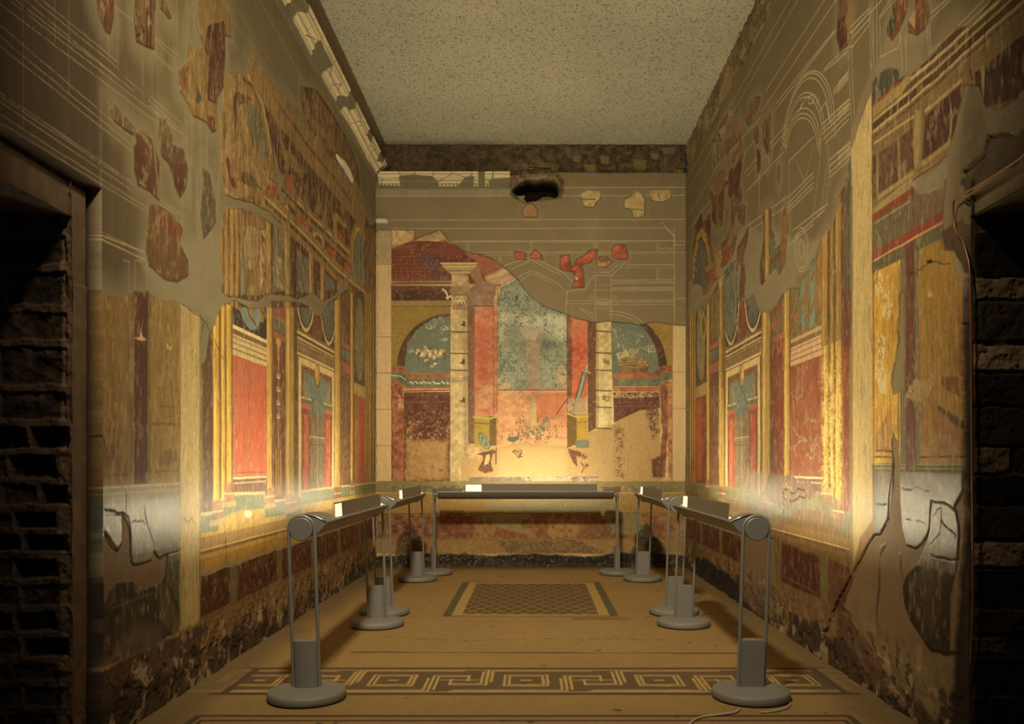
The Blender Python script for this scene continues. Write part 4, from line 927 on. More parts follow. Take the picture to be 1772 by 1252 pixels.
    s.fill(SB([(265, 640), (310, 700), (310, 905), (265, 905)]), (128, 96, 42), mott=.4); s.fill(SB([(312, 700), (380, 720), (380, 905), (312, 905)]), (166, 134, 76), c2=(130, 96, 48), mott=.5, streak=.4)
    s.fill(SB([(380, 350), (450, 330), (450, 860), (400, 860)]), (122, 74, 42), c2=(178, 138, 88), mott=.6, streak=.5)
    s.ell(*SB([(320, 480)])[0], 15, 44, (120, 84, 44)); s.ell(*SB([(320, 480)])[0], 13.5, 41.5, (176, 144, 88), c2=(150, 112, 62), mott=.6, streak=.4)
    s.fill(SB([(215, 215), (440, 215), (440, 320), (230, 300)]), (158, 112, 62), c2=(120, 76, 42), wear=.1, mott=.5, streak=.4, jag=.02)
    s.fill(SB([(505, 260), (605, 260), (605, 870), (505, 870)]), (100, 96, 68), c2=(132, 112, 72), mott=.6, streak=.4)
    s.fill(SB([(530, 560), (580, 600), (560, 760), (600, 860), (540, 840)]), (176, 148, 96), wear=.4, jag=.02)
    s.fill(SB([(715, 500), (815, 600), (815, 880), (715, 880)]), (104, 98, 80), c2=(120, 110, 84), mott=.4); s.line(SB([(740, 520), (800, 720)]), .04, (112, 74, 50)); s.line(SB([(730, 600), (770, 820)]), .03, (116, 80, 54))
    s.fill(SB([(960, 720), (1042, 790), (1042, 850), (960, 870)]), (104, 106, 90), mott=.3)
    s.fill(SB([(866, 440), (915, 470), (915, 900), (866, 900)]), (94, 54, 34), streak=.3)
    for x0, x1, y0 in ((446, 500, 255), (606, 672, 100), (818, 866, 400), (916, 962, 470), (1062, 1110, 780), (1166, 1200, 840)):
        u0, u1 = sorted((left_px(370 + x0 * .1997, 0)[0], left_px(370 + x1 * .1997, 0)[0])); vt = left_px(370 + x0 * .1997, 330 + y0 * .1997)[1]
        s.column(u0, u1, 2.3, vt, base=(170, 126, 50), dark=(112, 78, 36), light=(204, 164, 84))
    s.line(SB(arc(890, 470, 56, 120, 0, 180, 14)), .10, (150, 120, 60)); s.line(SB(arc(890, 470, 48, 105, 0, 180, 14)), .03, (200, 168, 96)); s.line(SB(arc(880, 390, 66, 110, 20, 160, 10)), .05, (100, 104, 74))
    # sloping entablatures with their red fields
    for P in ([(455, 0), (545, 0), (540, 140), (455, 90)], [(555, 110), (612, 130), (612, 215), (575, 205)], [(700, 180), (815, 290), (815, 420), (705, 320)], [(965, 480), (1050, 520), (1050, 650), (965, 590)],
              [(1072, 330), (1115, 400), (1115, 510), (1072, 480)], [(1125, 610), (1190, 680), (1170, 740), (1125, 710)], [(455, -120), (480, -110), (480, 0), (455, 0)]):
        s.fill(SB(P), (160, 50, 30), c2=(184, 76, 48), mott=.4, streak=.3, jag=.012)
    for (P, w) in (([(440, 80), (610, 235), (820, 440), (1040, 680), (1180, 800), (1340, 930)], .22), ([(430, -180), (540, -80), (720, 120), (860, 260), (1010, 400), (1230, 620)], .18)):
        s.line(SB(P), w, (146, 108, 50), streak=.2, mott=.4, jag=.01); s.line(SB([(x, y - 22) for x, y in P]), .03, (188, 148, 76)); s.line(SB([(x, y + 20) for x, y in P]), .025, (88, 54, 30)); s.line(SB([(x, y) for x, y in P]), .015, (96, 66, 34))
    s.fill(SB([(1195, 840), (1310, 930), (1300, 1040), (1200, 960)]), (140, 62, 38), mott=.4)
    s.fill(SB([(1030, 200), (1060, 190), (1150, 300), (1140, 330), (1060, 260), (1060, 480), (1030, 420)]), (166, 122, 54), jag=.01)
    # far arch
    s.fill(SB([(1195, 380), (1230, 310), (1265, 310), (1300, 420), (1300, 840), (1195, 760)]), (108, 108, 84), c2=(124, 122, 94), mott=.5, streak=.3)
    s.line(SB([(1185, 600), (1190, 440), (1225, 330), (1262, 310), (1300, 380)]), .16, (162, 122, 54)); s.line(SB([(1195, 600), (1200, 450), (1230, 345), (1260, 325)]), .04, (204, 166, 86))
    s.fill(SB([(1310, 320), (1395, 330), (1385, 900), (1305, 820)]), (128, 96, 54), c2=(116, 80, 42), mott=.4, streak=.3)
    # top: great medallion, arch, entablature, dark fields
    s.fill(SA([(75, 170), (350, 190), (460, 900), (450, 1250), (120, 1250), (40, 900), (50, 600)]), (176, 132, 70), c2=(134, 92, 46), mott=.6, streak=.6, jag=.02)
    s.fill(SA([(240, 470), (300, 430), (380, 500), (440, 700), (470, 950), (380, 920), (330, 800), (290, 600)]), (128, 116, 74), c2=(106, 100, 68), mott=.6, streak=.6, jag=.02, soft=.01, a=.85)
    s.fill(SA([(160, 400), (200, 350), (280, 360), (330, 430), (220, 470), (190, 560), (170, 680)]), (100, 56, 32), jag=.03, wear=.15, streak=.4)
    s.fill(SA([(100, 900), (140, 950), (185, 1160), (150, 1170), (105, 1000)]), (126, 46, 28), jag=.02, wear=.1); s.fill(SA([(220, 1030), (300, 1040), (420, 1200), (260, 1140), (200, 1100)]), (92, 66, 34), jag=.03, wear=.2)
    s.fill(SA([(385, 620), (430, 700), (455, 820), (470, 980), (430, 900), (400, 760)]), (96, 100, 76), jag=.01)
    s.line(SA([(270, 200), (340, 280), (400, 430), (450, 660), (480, 850), (490, 980)]), .14, (150, 110, 50), streak=.3); s.line(SA([(290, 210), (360, 300), (415, 440), (462, 680), (490, 860)]), .04, (190, 148, 76)); s.line(SA([(250, 230), (330, 300), (385, 450), (430, 680)]), .03, (96, 64, 34))
    s.line(SA([(345, 30), (430, 180), (560, 380), (700, 580), (850, 790), (1010, 1000), (1180, 1230), (1280, 1370)]), .52, (160, 116, 54), c2=(142, 100, 46), mott=.3, streak=.25, jag=.012)
    s.line(SA([(500, 370), (700, 660), (850, 860), (1030, 1080), (1190, 1300)]), .05, (110, 70, 34), jag=.02, a=.8)
    s.line(SA([(640, 380), (760, 520), (900, 730), (1100, 1010), (1290, 1260)]), .24, (128, 110, 70), streak=.2, soft=.02, jag=.02, a=.9)
    s.fill(SA([(750, 290), (860, 310), (1040, 600), (1040, 950), (820, 650), (750, 460)]), (108, 62, 36), c2=(140, 92, 48), mott=.6, streak=.6, jag=.02); s.fill(SA([(1040, 620), (1180, 800), (1190, 1000), (1180, 1090), (1040, 930)]), (132, 94, 48), c2=(102, 60, 34), mott=.5, streak=.4)
    s.line(SA([(790, 500), (1010, 800)]), .10, (146, 104, 52), jag=.03); s.fill(SA([(1200, 900), (1240, 960), (1270, 1200), (1210, 1100)]), (104, 58, 34))
    s.line(SA([(560, 480), (580, 780), (640, 1000), (600, 1120)]), .06, (128, 110, 72), jag=.04); s.line(SA([(660, 640), (650, 880), (620, 1000)]), .06, (134, 112, 70), jag=.04); s.line(SA([(430, 960), (580, 1110), (700, 1240)]), .14, (140, 102, 48)); s.line(SA([(600, 880), (720, 1000)]), .12, (140, 102, 48))
    s.fill(SA([(630, 1060), (680, 1060), (690, 1250), (640, 1200)]), (160, 74, 44), wear=.2, streak=.4); s.fill(SA([(455, 1140), (540, 1170), (540, 1260), (455, 1260)]), (160, 48, 30))
    for i in range(16):                                # vertical runs of mortar over the dark fields
        x = 470 + i * 46; s.line(SA([(x, 520 + i * 60), (x + 6, 720 + i * 52), (x + 2, 860 + i * 50)]), .012, (146, 118, 74), a=.6, jag=.03)
    for (x, y) in ((900, 60), (960, 200), (790, 60), (640, 200), (1110, 60)): s.fill(SB([(x, y - 80), (x + 12, y), (x + 26, y + 120), (x - 4, y + 160), (x - 24, y + 110)]), (136, 110, 68), jag=.03, a=.9)
    fu = fbm(U, V, 26, 4, 711, fy=7)
    for thr, c_ in ((.56, (160, 120, 66)), (.60, (186, 150, 92))):
        q_ = sstep(thr - fu, .02) * s.m['u'] * .20; s.c[:] = s.c * (1 - q_[..., None]) + alb(c_) * q_[..., None]
    q_ = sstep(.60 - fbm(U, V, 22, 4, 731, fy=6), .02) * s.m['u'] * .35; s.c[:] = s.c * (1 - q_[..., None]) + alb((74, 46, 28)) * q_[..., None]
    # islands of colour on the near plaster
    s.m['i'] = sstep(s.sdmask(isl), .005); s.cur = 'i'
    s.fill([(-60, -60), (380, -60), (380, 500), (-60, 500)], (124, 84, 44), c2=(92, 50, 30), mott=.5, streak=.5)
    s.fill(isl[3], (150, 114, 54), c2=(134, 98, 46), mott=.4, streak=.3, jag=0)
    s.fill(S1([(1075, 130), (1160, 110), (1175, 200), (1165, 460), (1120, 540), (1072, 520), (1080, 300), (1060, 260)]), (92, 44, 30), c2=(106, 58, 36), jag=.01, streak=.3); s.fill(S1([(1070, 590), (1110, 610), (1112, 690), (1080, 660)]), (124, 52, 30)); s.fill(S1([(1020, 430), (1045, 520), (1020, 545), (1004, 500)]), (90, 78, 54)); s.fill(S1([(930, 350), (975, 330), (970, 470), (930, 440)]), (130, 82, 42), wear=.2)
    s.fill(S1([(950, 400), (968, 405), (965, 440), (948, 430)]), (140, 56, 34))
    s.fill(S1([(498, -10), (588, -10), (588, 120), (560, 180)]), (116, 62, 32), c2=(90, 56, 30), streak=.6); s.fill(isl[1], (112, 78, 40), jag=0, streak=.4)
    for x in (760, 778): s.line(S1([(x, 0), (x, 250)]), .02, (84, 40, 28))
    s.line(S1([(700, 60), (745, 160), (700, 190)]), .014, (60, 40, 26)); s.line(S1([(800, 60), (800, 250)]), .02, (146, 92, 44))
    s.fill(isl[4], (130, 102, 56), jag=0, c2=(104, 76, 42)); s.fill(isl[5], (96, 54, 34), jag=0, c2=(110, 66, 40)); s.line(S1([(790, 720), (826, 1040)]), .03, (136, 108, 60)); s.fill(S1([(700, 680), (740, 676), (786, 760), (780, 780), (720, 700)]), (132, 104, 58), jag=.01)
    s.fill(isl[6], (128, 102, 56), jag=0, c2=(92, 62, 38), mott=.7); s.fill(S1([(890, 850), (960, 850), (950, 960), (930, 1030), (905, 950)]), (100, 52, 34), jag=.02, wear=.1)
    s.fill(isl[7], (128, 88, 46), c2=(106, 66, 36), mott=.6, jag=0); s.fill(S1([(800, 1130), (850, 1100), (920, 1180), (940, 1220), (900, 1230), (830, 1160)]), (130, 58, 34), jag=.01); s.fill(isl[8], (112, 96, 60), c2=(86, 82, 58), mott=.6, jag=0, streak=.5)
    s.cur = None
    foot(s, 4.3)
    finish(s, D, m)
    # cracks
    s.crack(S5([(495, 222), (540, 228), (560, 245), (590, 240), (612, 262), (622, 330), (625, 470), (640, 490), (690, 475), (722, 468), (733, 420), (755, 456), (800, 440), (860, 425)]), w=.012, depth=.008, jag=.012)
    s.crack(S5([(498, 330), (530, 400), (560, 430), (580, 395)]), w=.012, jag=.012); s.crack(S5([(600, 130), (605, 260)]), w=.006, depth=.003); s.crack(S5([(685, 200), (700, 290), (735, 410)]), w=.008, depth=.004); s.crack(S5([(625, 290), (680, 278), (695, 300)]), w=.006, depth=.003)
    s.crack(S5([(800, 445), (795, 540), (780, 700), (790, 860), (775, 980), (700, 1070), (600, 1085)]), w=.014, jag=.03, m=None); s.crack(S5([(870, 255), (895, 290), (915, 262), (930, 290)]), w=.008, depth=.004); s.crack(S5([(1070, 290), (1080, 400), (1085, 490)]), w=.012, depth=.006)
    s.crack([(386, 620), (358, 560), (345, 545), (330, 538), (312, 524)], w=.010, jag=.01); s.crack(S5([(500, 1000), (545, 1110)]), w=.008); s.crack(S3([(500, 985), (535, 1110)]), w=.010, jag=.004)
    for (x, y) in ((930, 920), (600, 1090), (880, 1040), (1080, 870)): s.fill(S5(arc(x, y, 22, 30, 0, 360, 10)), (40, 28, 18), jag=.05, soft=.02, m=None, dh=-.02, a=.7)
    # salts on the foot
    if 0:
     for (x, y) in ((990, 900), (1180, 850), (950, 960), (800, 960), (560, 1060), (640, 1000)): s.fill(S5(arc(x, y, 34, 60, 0, 360, 12)), (190, 160, 110), jag=.05, m=None, wear=.35, a=.8)
    # small painted bird on the ochre band
    s.fill([(421, 885), (427, 882), (433, 884), (436, 890), (430, 896), (424, 894), (421, 889)], (196, 184, 130), jag=.004, m=None); s.line([(423, 884), (424, 877)], .012, (196, 184, 130), m=None); s.line([(425, 896), (425, 906)], .006, (120, 84, 40), m=None)
    stone_top(s, 5.70)
    # doorway opening and its recessed casing
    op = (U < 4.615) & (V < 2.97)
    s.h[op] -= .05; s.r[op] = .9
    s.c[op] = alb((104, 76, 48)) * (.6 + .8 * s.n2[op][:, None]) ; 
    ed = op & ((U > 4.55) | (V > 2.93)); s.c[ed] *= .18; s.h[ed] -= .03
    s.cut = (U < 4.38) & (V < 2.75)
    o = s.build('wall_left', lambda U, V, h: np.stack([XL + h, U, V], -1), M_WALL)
    return tag(o, 'long left wall with painted columns, doors and grey-brown repairs', kind='structure')
make_left_wall()
def T3(P): return [(1170 + x * .3593, y * .3593) for x, y in P]
def TD(P): return [(1180 + x * .1837, 170 + y * .1837) for x, y in P]
def TE(P): return [(1180 + x * .1917, 380 + y * .1917) for x, y in P]
def TF(P): return [(1180 + x * .2397, 600 + y * .2397) for x, y in P]
def T5(P): return [(1170 + x * .377, 780 + y * .377) for x, y in P]
def T6(P): return [(1450 + x * .3594, y * .3594) for x, y in P]
def T7(P): return [(1450 + x * .3594, 400 + y * .3594) for x, y in P]
def T8(P): return [(1450 + x * .361, 800 + y * .361) for x, y in P]

def make_right_wall():
    s = Surface(columns_of(XR, 4.40), np.arange(0, ZC + .01, .0066), right_px, (120, 98, 60), seed=31)
    U, V = s.U, s.V
    s.c *= (0.84 + 0.28 * s.n1 + .16 * (s.ns - .5))[..., None]
    s.fill(TE([(560, 60), (1250, 200), (1200, 340), (1000, 600), (780, 830), (700, 800), (560, 680), (250, 700), (60, 860), (60, 560), (300, 500)]), (148, 130, 90), soft=.06, jag=.05, a=.75)
    s.fill(T6([(300, 40), (440, 120), (400, 320), (330, 350), (170, 330), (60, 700), (50, 900), (100, 500)]), (140, 116, 76), soft=.06, jag=.05, a=.7)
    isl = [
        TD([(255, 920), (265, 860), (320, 930), (330, 740), (390, 660), (415, 700), (400, 780), (440, 790), (440, 700), (480, 650), (480, 560), (540, 420), (560, 380), (580, 470), (575, 600), (550, 760), (572, 930), (555, 990), (600, 1020), (600, 1200), (560, 1180), (520, 1100), (500, 1100), (510, 1250), (500, 1300), (460, 1300), (470, 960), (440, 920), (440, 800), (400, 850), (400, 1000), (385, 1200), (330, 1220), (280, 1140), (285, 1010)]),
        TE([(92, 560), (95, 260), (110, 60), (145, 10), (160, -40), (185, -60), (190, 30), (210, 10), (230, -30), (255, -60), (265, 40), (262, 200), (300, 420), (300, 560), (240, 640), (200, 685), (185, 670), (185, 600), (130, 580), (110, 590)]),
        TE([(300, 290), (330, 280), (370, 200), (400, 180), (430, 60), (470, 30), (500, 60), (500, 180), (470, 300), (410, 400), (370, 430), (345, 420), (340, 520), (300, 560), (300, 420)]),
        TE([(505, 240), (545, 180), (600, 60), (610, 90), (590, 220), (560, 330), (580, 520), (570, 700), (520, 715), (520, 600), (540, 420), (500, 370)]),
        TD([(608, 180), (625, 90), (680, -10), (745, -10), (735, 50), (680, 180), (660, 230), (620, 260), (605, 230)]),
        TD([(680, 300), (718, 262), (735, 350), (725, 400), (705, 430), (680, 380)]), TD([(765, 230), (845, 130), (845, 350), (832, 560), (810, 645), (785, 600), (800, 500), (765, 430)]),
        TD([(710, 470), (745, 500), (752, 650), (715, 720), (708, 600)]), TD([(900, 650), (925, 620), (925, 740), (918, 830), (905, 760)]),
        TE([(715, -60), (740, -90), (815, -100), (810, 80), (840, 145), (850, 265), (900, 210), (905, -20), (930, -110), (960, -60), (965, 80), (950, 180), (948, 370), (905, 460), (880, 495), (850, 430), (800, 480), (730, 595), (708, 560), (706, 400), (740, 190), (745, 40)]),
        TD([(440, 120), (460, 85), (485, 110), (480, 180), (450, 190), (435, 165)]), TD([(350, 270), (400, 170), (428, 170), (425, 300), (380, 390), (355, 400), (345, 340)]),
        TD([(285, 380), (330, 395), (350, 480), (345, 590), (300, 650), (290, 600), (315, 560), (285, 480)]), TD([(415, 400), (440, 380), (475, 350), (545, 160), (568, 300), (560, 380), (470, 470), (430, 540), (412, 520)]),
        T3([(782, -10), (845, -10), (842, 170), (826, 225), (790, 252), (775, 185)]),
        T6([(268, -10), (342, -10), (332, 60), (300, 140), (265, 192), (238, 160), (240, 120), (265, 60)]), T6([(375, -10), (430, -10), (442, 60), (425, 130), (380, 170), (340, 150), (340, 90), (372, 40)]),
    ]
    low = TE([(50, 880), (90, 860), (130, 830), (160, 800), (185, 780), (215, 830), (230, 780), (255, 710), (290, 640), (340, 540), (390, 470), (440, 400), (490, 370), (505, 400), (508, 560), (508, 710), (545, 740), (600, 720), (640, 680), (665, 720), (690, 800), (720, 835), (800, 832), (860, 770), (900, 690), (950, 640), (1000, 615), (1060, 625), (1078, 610), (1085, 540), (1130, 450), (1170, 370), (1210, 350), (1215, 290), (1250, 200), (1290, 120), (1305, 85), (1350, 120), (1370, 20), (1400, -60), (1440, -230)]) + \
          T6([(0, 950), (35, 890), (60, 750), (85, 640), (120, 560), (150, 480), (170, 400), (190, 360), (250, 322), (290, 335), (300, 365), (350, 372), (400, 320), (480, 240), (510, 180), (560, 130), (640, 130), (720, 30), (760, -30)]) + \
          [(1900, -60), (1900, 120), (1766, 158), (1758, 172), (1730, 188), (1706, 188), (1694, 150), (1670, 145), (1652, 225), (1640, 270), (1600, 298), (1580, 312), (1586, 338), (1632, 325), (1634, 300), (1638, 310), (1632, 372), (1632, 430), (1650, 432), (1668, 488), (1669, 620), (1668, 850), (1666, 870), (1660, 950), (1650, 1090), (1700, 1300), (1900, 1500), (1185, 1005), (1188, 540)]
    D = s.sdmask(isl + [low])
    bare = s.sdmask([T8([(238, 375), (262, 360), (290, 420), (305, 540), (320, 680), (350, 760), (440, 900), (540, 920), (660, 870), (670, 1300), (430, 1250), (240, 1060), (245, 960), (230, 940), (180, 900), (190, 720), (205, 560), (200, 460)]),
                     T8([(270, -150), (262, -60), (268, 90), (245, 280), (205, 345), (170, 350), (110, 460), (30, 680), (60, 720), (150, 900), (190, 930), (185, 740), (205, 400), (250, 370), (300, 440), (310, 600), (330, 540), (390, 470), (430, 380), (445, 320), (448, 200), (455, 175), (440, 330), (410, 390), (380, 410), (330, 400), (312, 330), (300, 200), (298, 90), (300, 0), (290, -100)]),
                     T8([(560, 210), (600, 130), (606, -10), (640, -10), (640, 900), (540, 900), (540, 640), (570, 520), (582, 300), (572, 240)]),
                     T5([(300, 380), (455, 400), (460, 560), (450, 790), (360, 730), (310, 650), (295, 500)])])
    slot = s.sdmask([T7([(298, 380), (305, 300), (320, 290), (322, 760), (270, 790), (262, 700), (285, 600), (295, 500)])])
    D = np.maximum(D, -bare); D = np.maximum(D, -slot)
    m = sstep(D, .005); s.m['f'] = m; s.m['p'] = 1 - m
    halo = np.clip(1 - D / .14, 0, 1) * (1 - m) * .5 * (V > 2.0)
    s.c[:] = s.c * (1 - halo[..., None]) + alb((152, 132, 92)) * halo[..., None]
    b = sstep(bare, .01); s.c[:] = s.c * (1 - b[..., None]) + alb((142, 110, 70)) * (.85 + .3 * s.n2[..., None]) * b[..., None]
    b = sstep(slot, .01); s.c[:] = s.c * (1 - b[..., None]) + alb((140, 122, 76)) * b[..., None]
    # scribed lines
    s.cur = 'p'; lc = (188, 164, 110)
    def L(P, w=.009, a=.8): s.line(T3(P), w, lc, a=a, jag=.003, soft=.004)
    for P in ([(545, 0), (300, 440), (50, 860)], [(585, 0), (320, 460), (50, 930)], [(715, 0), (430, 440)], [(770, 0), (410, 540)], [(775, 140), (470, 540)], [(760, 150), (480, 500)], [(410, 560), (200, 800), (60, 1040)], [(430, 600), (60, 1110)],
              [(825, 250), (710, 345)], [(780, 265), (715, 330)], [(830, 345), (760, 435)], [(830, 370), (760, 450)], [(835, 475), (700, 600)], [(835, 500), (700, 625)], [(835, 520), (700, 650)], [(835, 545), (710, 670)], [(830, 575), (720, 690)],
              [(530, 600), (330, 830)], [(540, 620), (340, 850)], [(520, 730), (330, 930)], [(840, 680), (740, 770)], [(840, 705), (740, 800)], [(840, 740), (740, 830)], [(840, 760), (745, 850)], [(660, 660), (540, 780)],
              [(660, 830), (540, 950)], [(660, 850), (540, 980)], [(660, 880), (540, 1000)], [(660, 900), (530, 1030)], [(530, 950), (340, 1090)], [(520, 1000), (340, 1120)], [(730, 980), (560, 1110)], [(715, 1010), (570, 1140)],
              [(930, 40), (840, 130)], [(930, 60), (835, 170)], [(930, 90), (850, 180)], [(660, 1080), (540, 1180)]): L(P)
    for P in ([(830, 240), (850, 700)], [(845, 240), (862, 640)], [(930, 0), (940, 330)], [(940, 0), (950, 320)], [(728, 790), (690, 1050)], [(740, 790), (720, 1000)], [(700, 600), (690, 800), (650, 1100)], [(545, 780), (545, 1000)], [(400, 780), (400, 1000)], [(730, 700), (745, 900)], [(580, 780), (620, 880), (660, 700)]): L(P, .008, .6)
    for (cx, cy, rx, ry, t, a0, a1) in ((636, 690, 126, 350, .08, 5, 185), (632, 690, 118, 338, .08, 10, 185), (628, 700, 112, 325, .07, 20, 180), (618, 700, 98, 255, .05, 10, 182), (614, 705, 90, 238, .05, 25, 182), (610, 720, 84, 200, .04, 0, 182), (608, 725, 78, 180, .03, 0, 182), (606, 732, 73, 165, .03, 0, 180)):
        s.line(T3(arc(cx, cy, rx, ry, a0, a1, 22, tilt=-t)), .009, lc, a=.8, jag=.003)
    for P in ([(635, 470), (638, 500), (662, 495), (660, 455), (635, 470)], [(672, 455), (680, 500), (690, 470)], [(690, 540), (720, 490), (745, 590)], [(600, 520), (625, 470)], [(590, 540), (605, 500)]): L(P, .01)
    for rx, ry in ((62, 150), (50, 125), (30, 70), (22, 55)): s.line(TE(arc(1080, 270, rx, ry * 1.35, 0, 360, 24)), .008, lc, a=.75, jag=.004)
    for P in (T6([(160, 30), (150, 120), (65, 230)]), T6([(185, 0), (190, 280)]), T6([(170, 0), (175, 290)]), T6([(200, 90), (205, 275), (290, 230), (300, 180)]), T6([(210, 0), (160, 60)]), T6([(250, 0), (200, 80)]), T6([(200, 90), (255, 20)]), T6([(155, 300), (160, 330)]),
              T6([(445, 60), (520, 0)]), T6([(445, 90), (540, 0)]), T6([(580, 120), (700, 0)]), T6([(600, 130), (740, 0)]), T6([(430, 130), (435, 260), (520, 180)]), T6([(440, 120), (445, 240)]), T6([(300, 160), (310, 340)]), T6([(325, 170), (330, 340)]), T6([(0, 100), (10, 90)]), T6([(150, 60), (60, 160)]), T6([(70, 220), (0, 250)])):
        s.line(P, .008, lc, a=.7, jag=.004)
    for i in range(4): s.line(T6([(50, 345 + i * 12), (0, 400 + i * 14)]), .008, lc, a=.7); s.line(T6([(55, 480 + i * 14), (0, 530 + i * 16)]), .008, lc, a=.7); s.line(T6([(60, 690 + i * 14), (0, 740 + i * 16)]), .008, lc, a=.7)
    for i in range(8): s.line([(1190 + i * 3.2, 520 - i * 4), (1206 + i * 1.5, 488 - i * 12)], .008, lc, a=.5); s.line([(1189, 420 + i * 9), (1201, 404 + i * 7)], .008, lc, a=.6)
    s.cur = 'f'
    order(s, 4.2, 'R')
    B = s.box
    # ---- near bay: ochre panels framed in green, maroon stripe
    s.fill(T7([(165, 180), (305, 120), (305, 1120), (170, 1125)]), (196, 136, 34), c2=(206, 150, 46), mott=.4, streak=.25, gl=.5)
    s.fill(T7([(395, 60), (505, 10), (620, 60), (620, 1125), (395, 1125)]), (184, 132, 40), c2=(160, 114, 40), mott=.45, streak=.25, gl=.5)
    s.fill(T7([(330, 65), (372, 45), (380, 1168), (330, 1168)]), (124, 66, 48), c2=(112, 60, 44), mott=.25, gl=.5)
    for P in ([(318, 75), (318, 1150)], [(384, 45), (388, 1130)]): s.line(T7(P), .050, (112, 104, 66)); s.line(T7(P), .012, (152, 144, 92), a=.6)
    s.line(T7([(165, 168), (318, 90)]), .10, (104, 96, 60)); s.line(T7([(385, 55), (505, -5)]), .09, (104, 98, 64))
    s.fill(T7([(165, 1118), (328, 1112), (328, 1168), (180, 1160)]), (112, 104, 62), mott=.3); s.fill(T7([(380, 1120), (605, 1122), (605, 1168), (380, 1165)]), (112, 104, 66), mott=.3)
    for y in (1122, 1140): s.line(T7([(180, y), (328, y)]), .008, (168, 150, 90)); s.line(T7([(385, y + 2), (605, y + 2)]), .008, (168, 150, 90))
    s.line(T7([(182, 1085), (296, 1088), (300, 170)]), .010, (110, 66, 30)); s.line(T7([(402, 1086), (604, 1086)]), .012, (110, 50, 30)); s.line(T7([(402, 1080), (402, 130)]), .008, (126, 92, 36), a=.6)
    # landscape stains
    s.fill(T7([(400, 800), (440, 810), (480, 840), (540, 870), (605, 900), (605, 1085), (440, 1085), (402, 1000)]), (156, 88, 42), c2=(170, 118, 50), mott=.5, jag=.03, soft=.02, a=.75)
    s.fill(T7([(480, 830), (540, 870), (604, 910), (604, 945), (560, 920), (490, 860)]), (96, 52, 28), jag=.012, soft=.008)
    s.fill(T7([(503, 700), (585, 705), (585, 745), (600, 800), (520, 765), (500, 740)]), (140, 66, 34), c2=(156, 84, 40), jag=.01)
    s.fill(T7([(570, 320), (604, 300), (604, 700), (585, 690), (560, 520), (590, 480)]), (142, 82, 36), c2=(166, 114, 48), jag=.015, soft=.01, a=.8)
    for i in range(9): s.line(T7([(415 + i * 22, 520 - (i % 3) * 90), (418 + i * 22, 1000)]), .014, (140, 90, 40), a=.5, jag=.03)
    for (x, y) in ((215, 560), (220, 720), (240, 350), (205, 660), (200, 250)):
        s.fill(T7(arc(x, y, 24, 70, 0, 360, 12)), (212, 178, 104), jag=.04, wear=.45)
    s.fill(T7([(200, 720), (240, 700), (245, 790), (205, 780)]), (210, 180, 110), jag=.03, wear=.25)
    s.fill(T7([(190, 980), (255, 860), (255, 1060), (185, 1060)]), (160, 96, 42), jag=.02, soft=.02, a=.7); s.line(T7([(235, 930), (235, 1030)]), .02, (214, 170, 90)); s.line(T7([(205, 985), (205, 1060)]), .02, (196, 156, 80)); s.line(T7([(215, 860), (225, 1000)]), .012, (120, 92, 40)); s.line(T7([(190, 1055), (290, 1060)]), .012, (112, 70, 34))
    s.fill(T7([(360, 720), (460, 700), (470, 740), (440, 800), (400, 880), (330, 790)]), (168, 134, 76), wear=.4, jag=.04)
    s.fill(T7([(430, 260), (460, 300), (440, 330)]), (196, 160, 84), wear=.4, jag=.03)
    # red-bordered plain fields above
    s.fill(T6([(170, 1040), (350, 915), (510, 1040), (510, 1075), (170, 1240)]), (120, 104, 66), c2=(108, 88, 58), mott=.4)
    s.fill(T6([(355, 890), (530, 860), (520, 1040), (375, 1140), (360, 1100)]), (132, 104, 64), c2=(118, 86, 54), mott=.5)
    s.line(T6([(168, 1035), (352, 918)]), .09, (146, 56, 34), mott=.3); s.line(T6([(165, 1245), (510, 1050)]), .075, (150, 54, 34), mott=.3); s.line(T6([(165, 1262), (510, 1068)]), .012, (186, 160, 92))
    s.line(T6([(168, 1012), (350, 885)]), .06, (160, 130, 72)); s.line(T6([(180, 1075), (350, 970)]), .008, (170, 146, 90)); s.line(T6([(345, 1060), (350, 985)]), .008, (170, 146, 90))
    s.line(T6([(240, 1010), (270, 1070), (300, 1060), (335, 1010)]), .012, (92, 74, 48), a=.7, jag=.02)
    # painted attic: entablature and dark windows
    s.fill(T6([(165, 640), (500, 400), (780, 160), (800, 0), (1100, -200), (1100, 300), (880, 180), (870, 460), (700, 520), (640, 380), (530, 740), (350, 860), (168, 1010)]), (144, 110, 58), c2=(122, 90, 48), mott=.4, streak=.2)
    s.fill(T6([(168, 560), (300, 440), (400, 360), (500, 250), (660, 110), (800, -30), (1100, -260), (1100, -60), (800, 130), (620, 290), (420, 470), (168, 660)]), (154, 118, 62), c2=(134, 98, 50), mott=.35)
    for k, (w, c) in enumerate(((.05, (92, 62, 34)), (.02, (190, 154, 88)), (.03, (104, 72, 38)), (.016, (184, 148, 84)), (.045, (88, 58, 34)), (.014, (190, 154, 88)), (.02, (110, 76, 42)))):
        o = k * 26 - 30
        s.line(T6([(168, 540 + o), (340, 400 + o), (500, 262 + o), (700, 80 + o), (800, -10 + o), (1100, -260 + o)]), w, c, jag=.006)
    s.fill(T6([(205, 730), (290, 680), (295, 870), (200, 930)]), (98, 58, 42), c2=(112, 70, 48), mott=.4); s.fill(T6([(305, 665), (365, 610), (370, 800), (310, 860)]), (100, 62, 44), c2=(110, 70, 48), mott=.4)
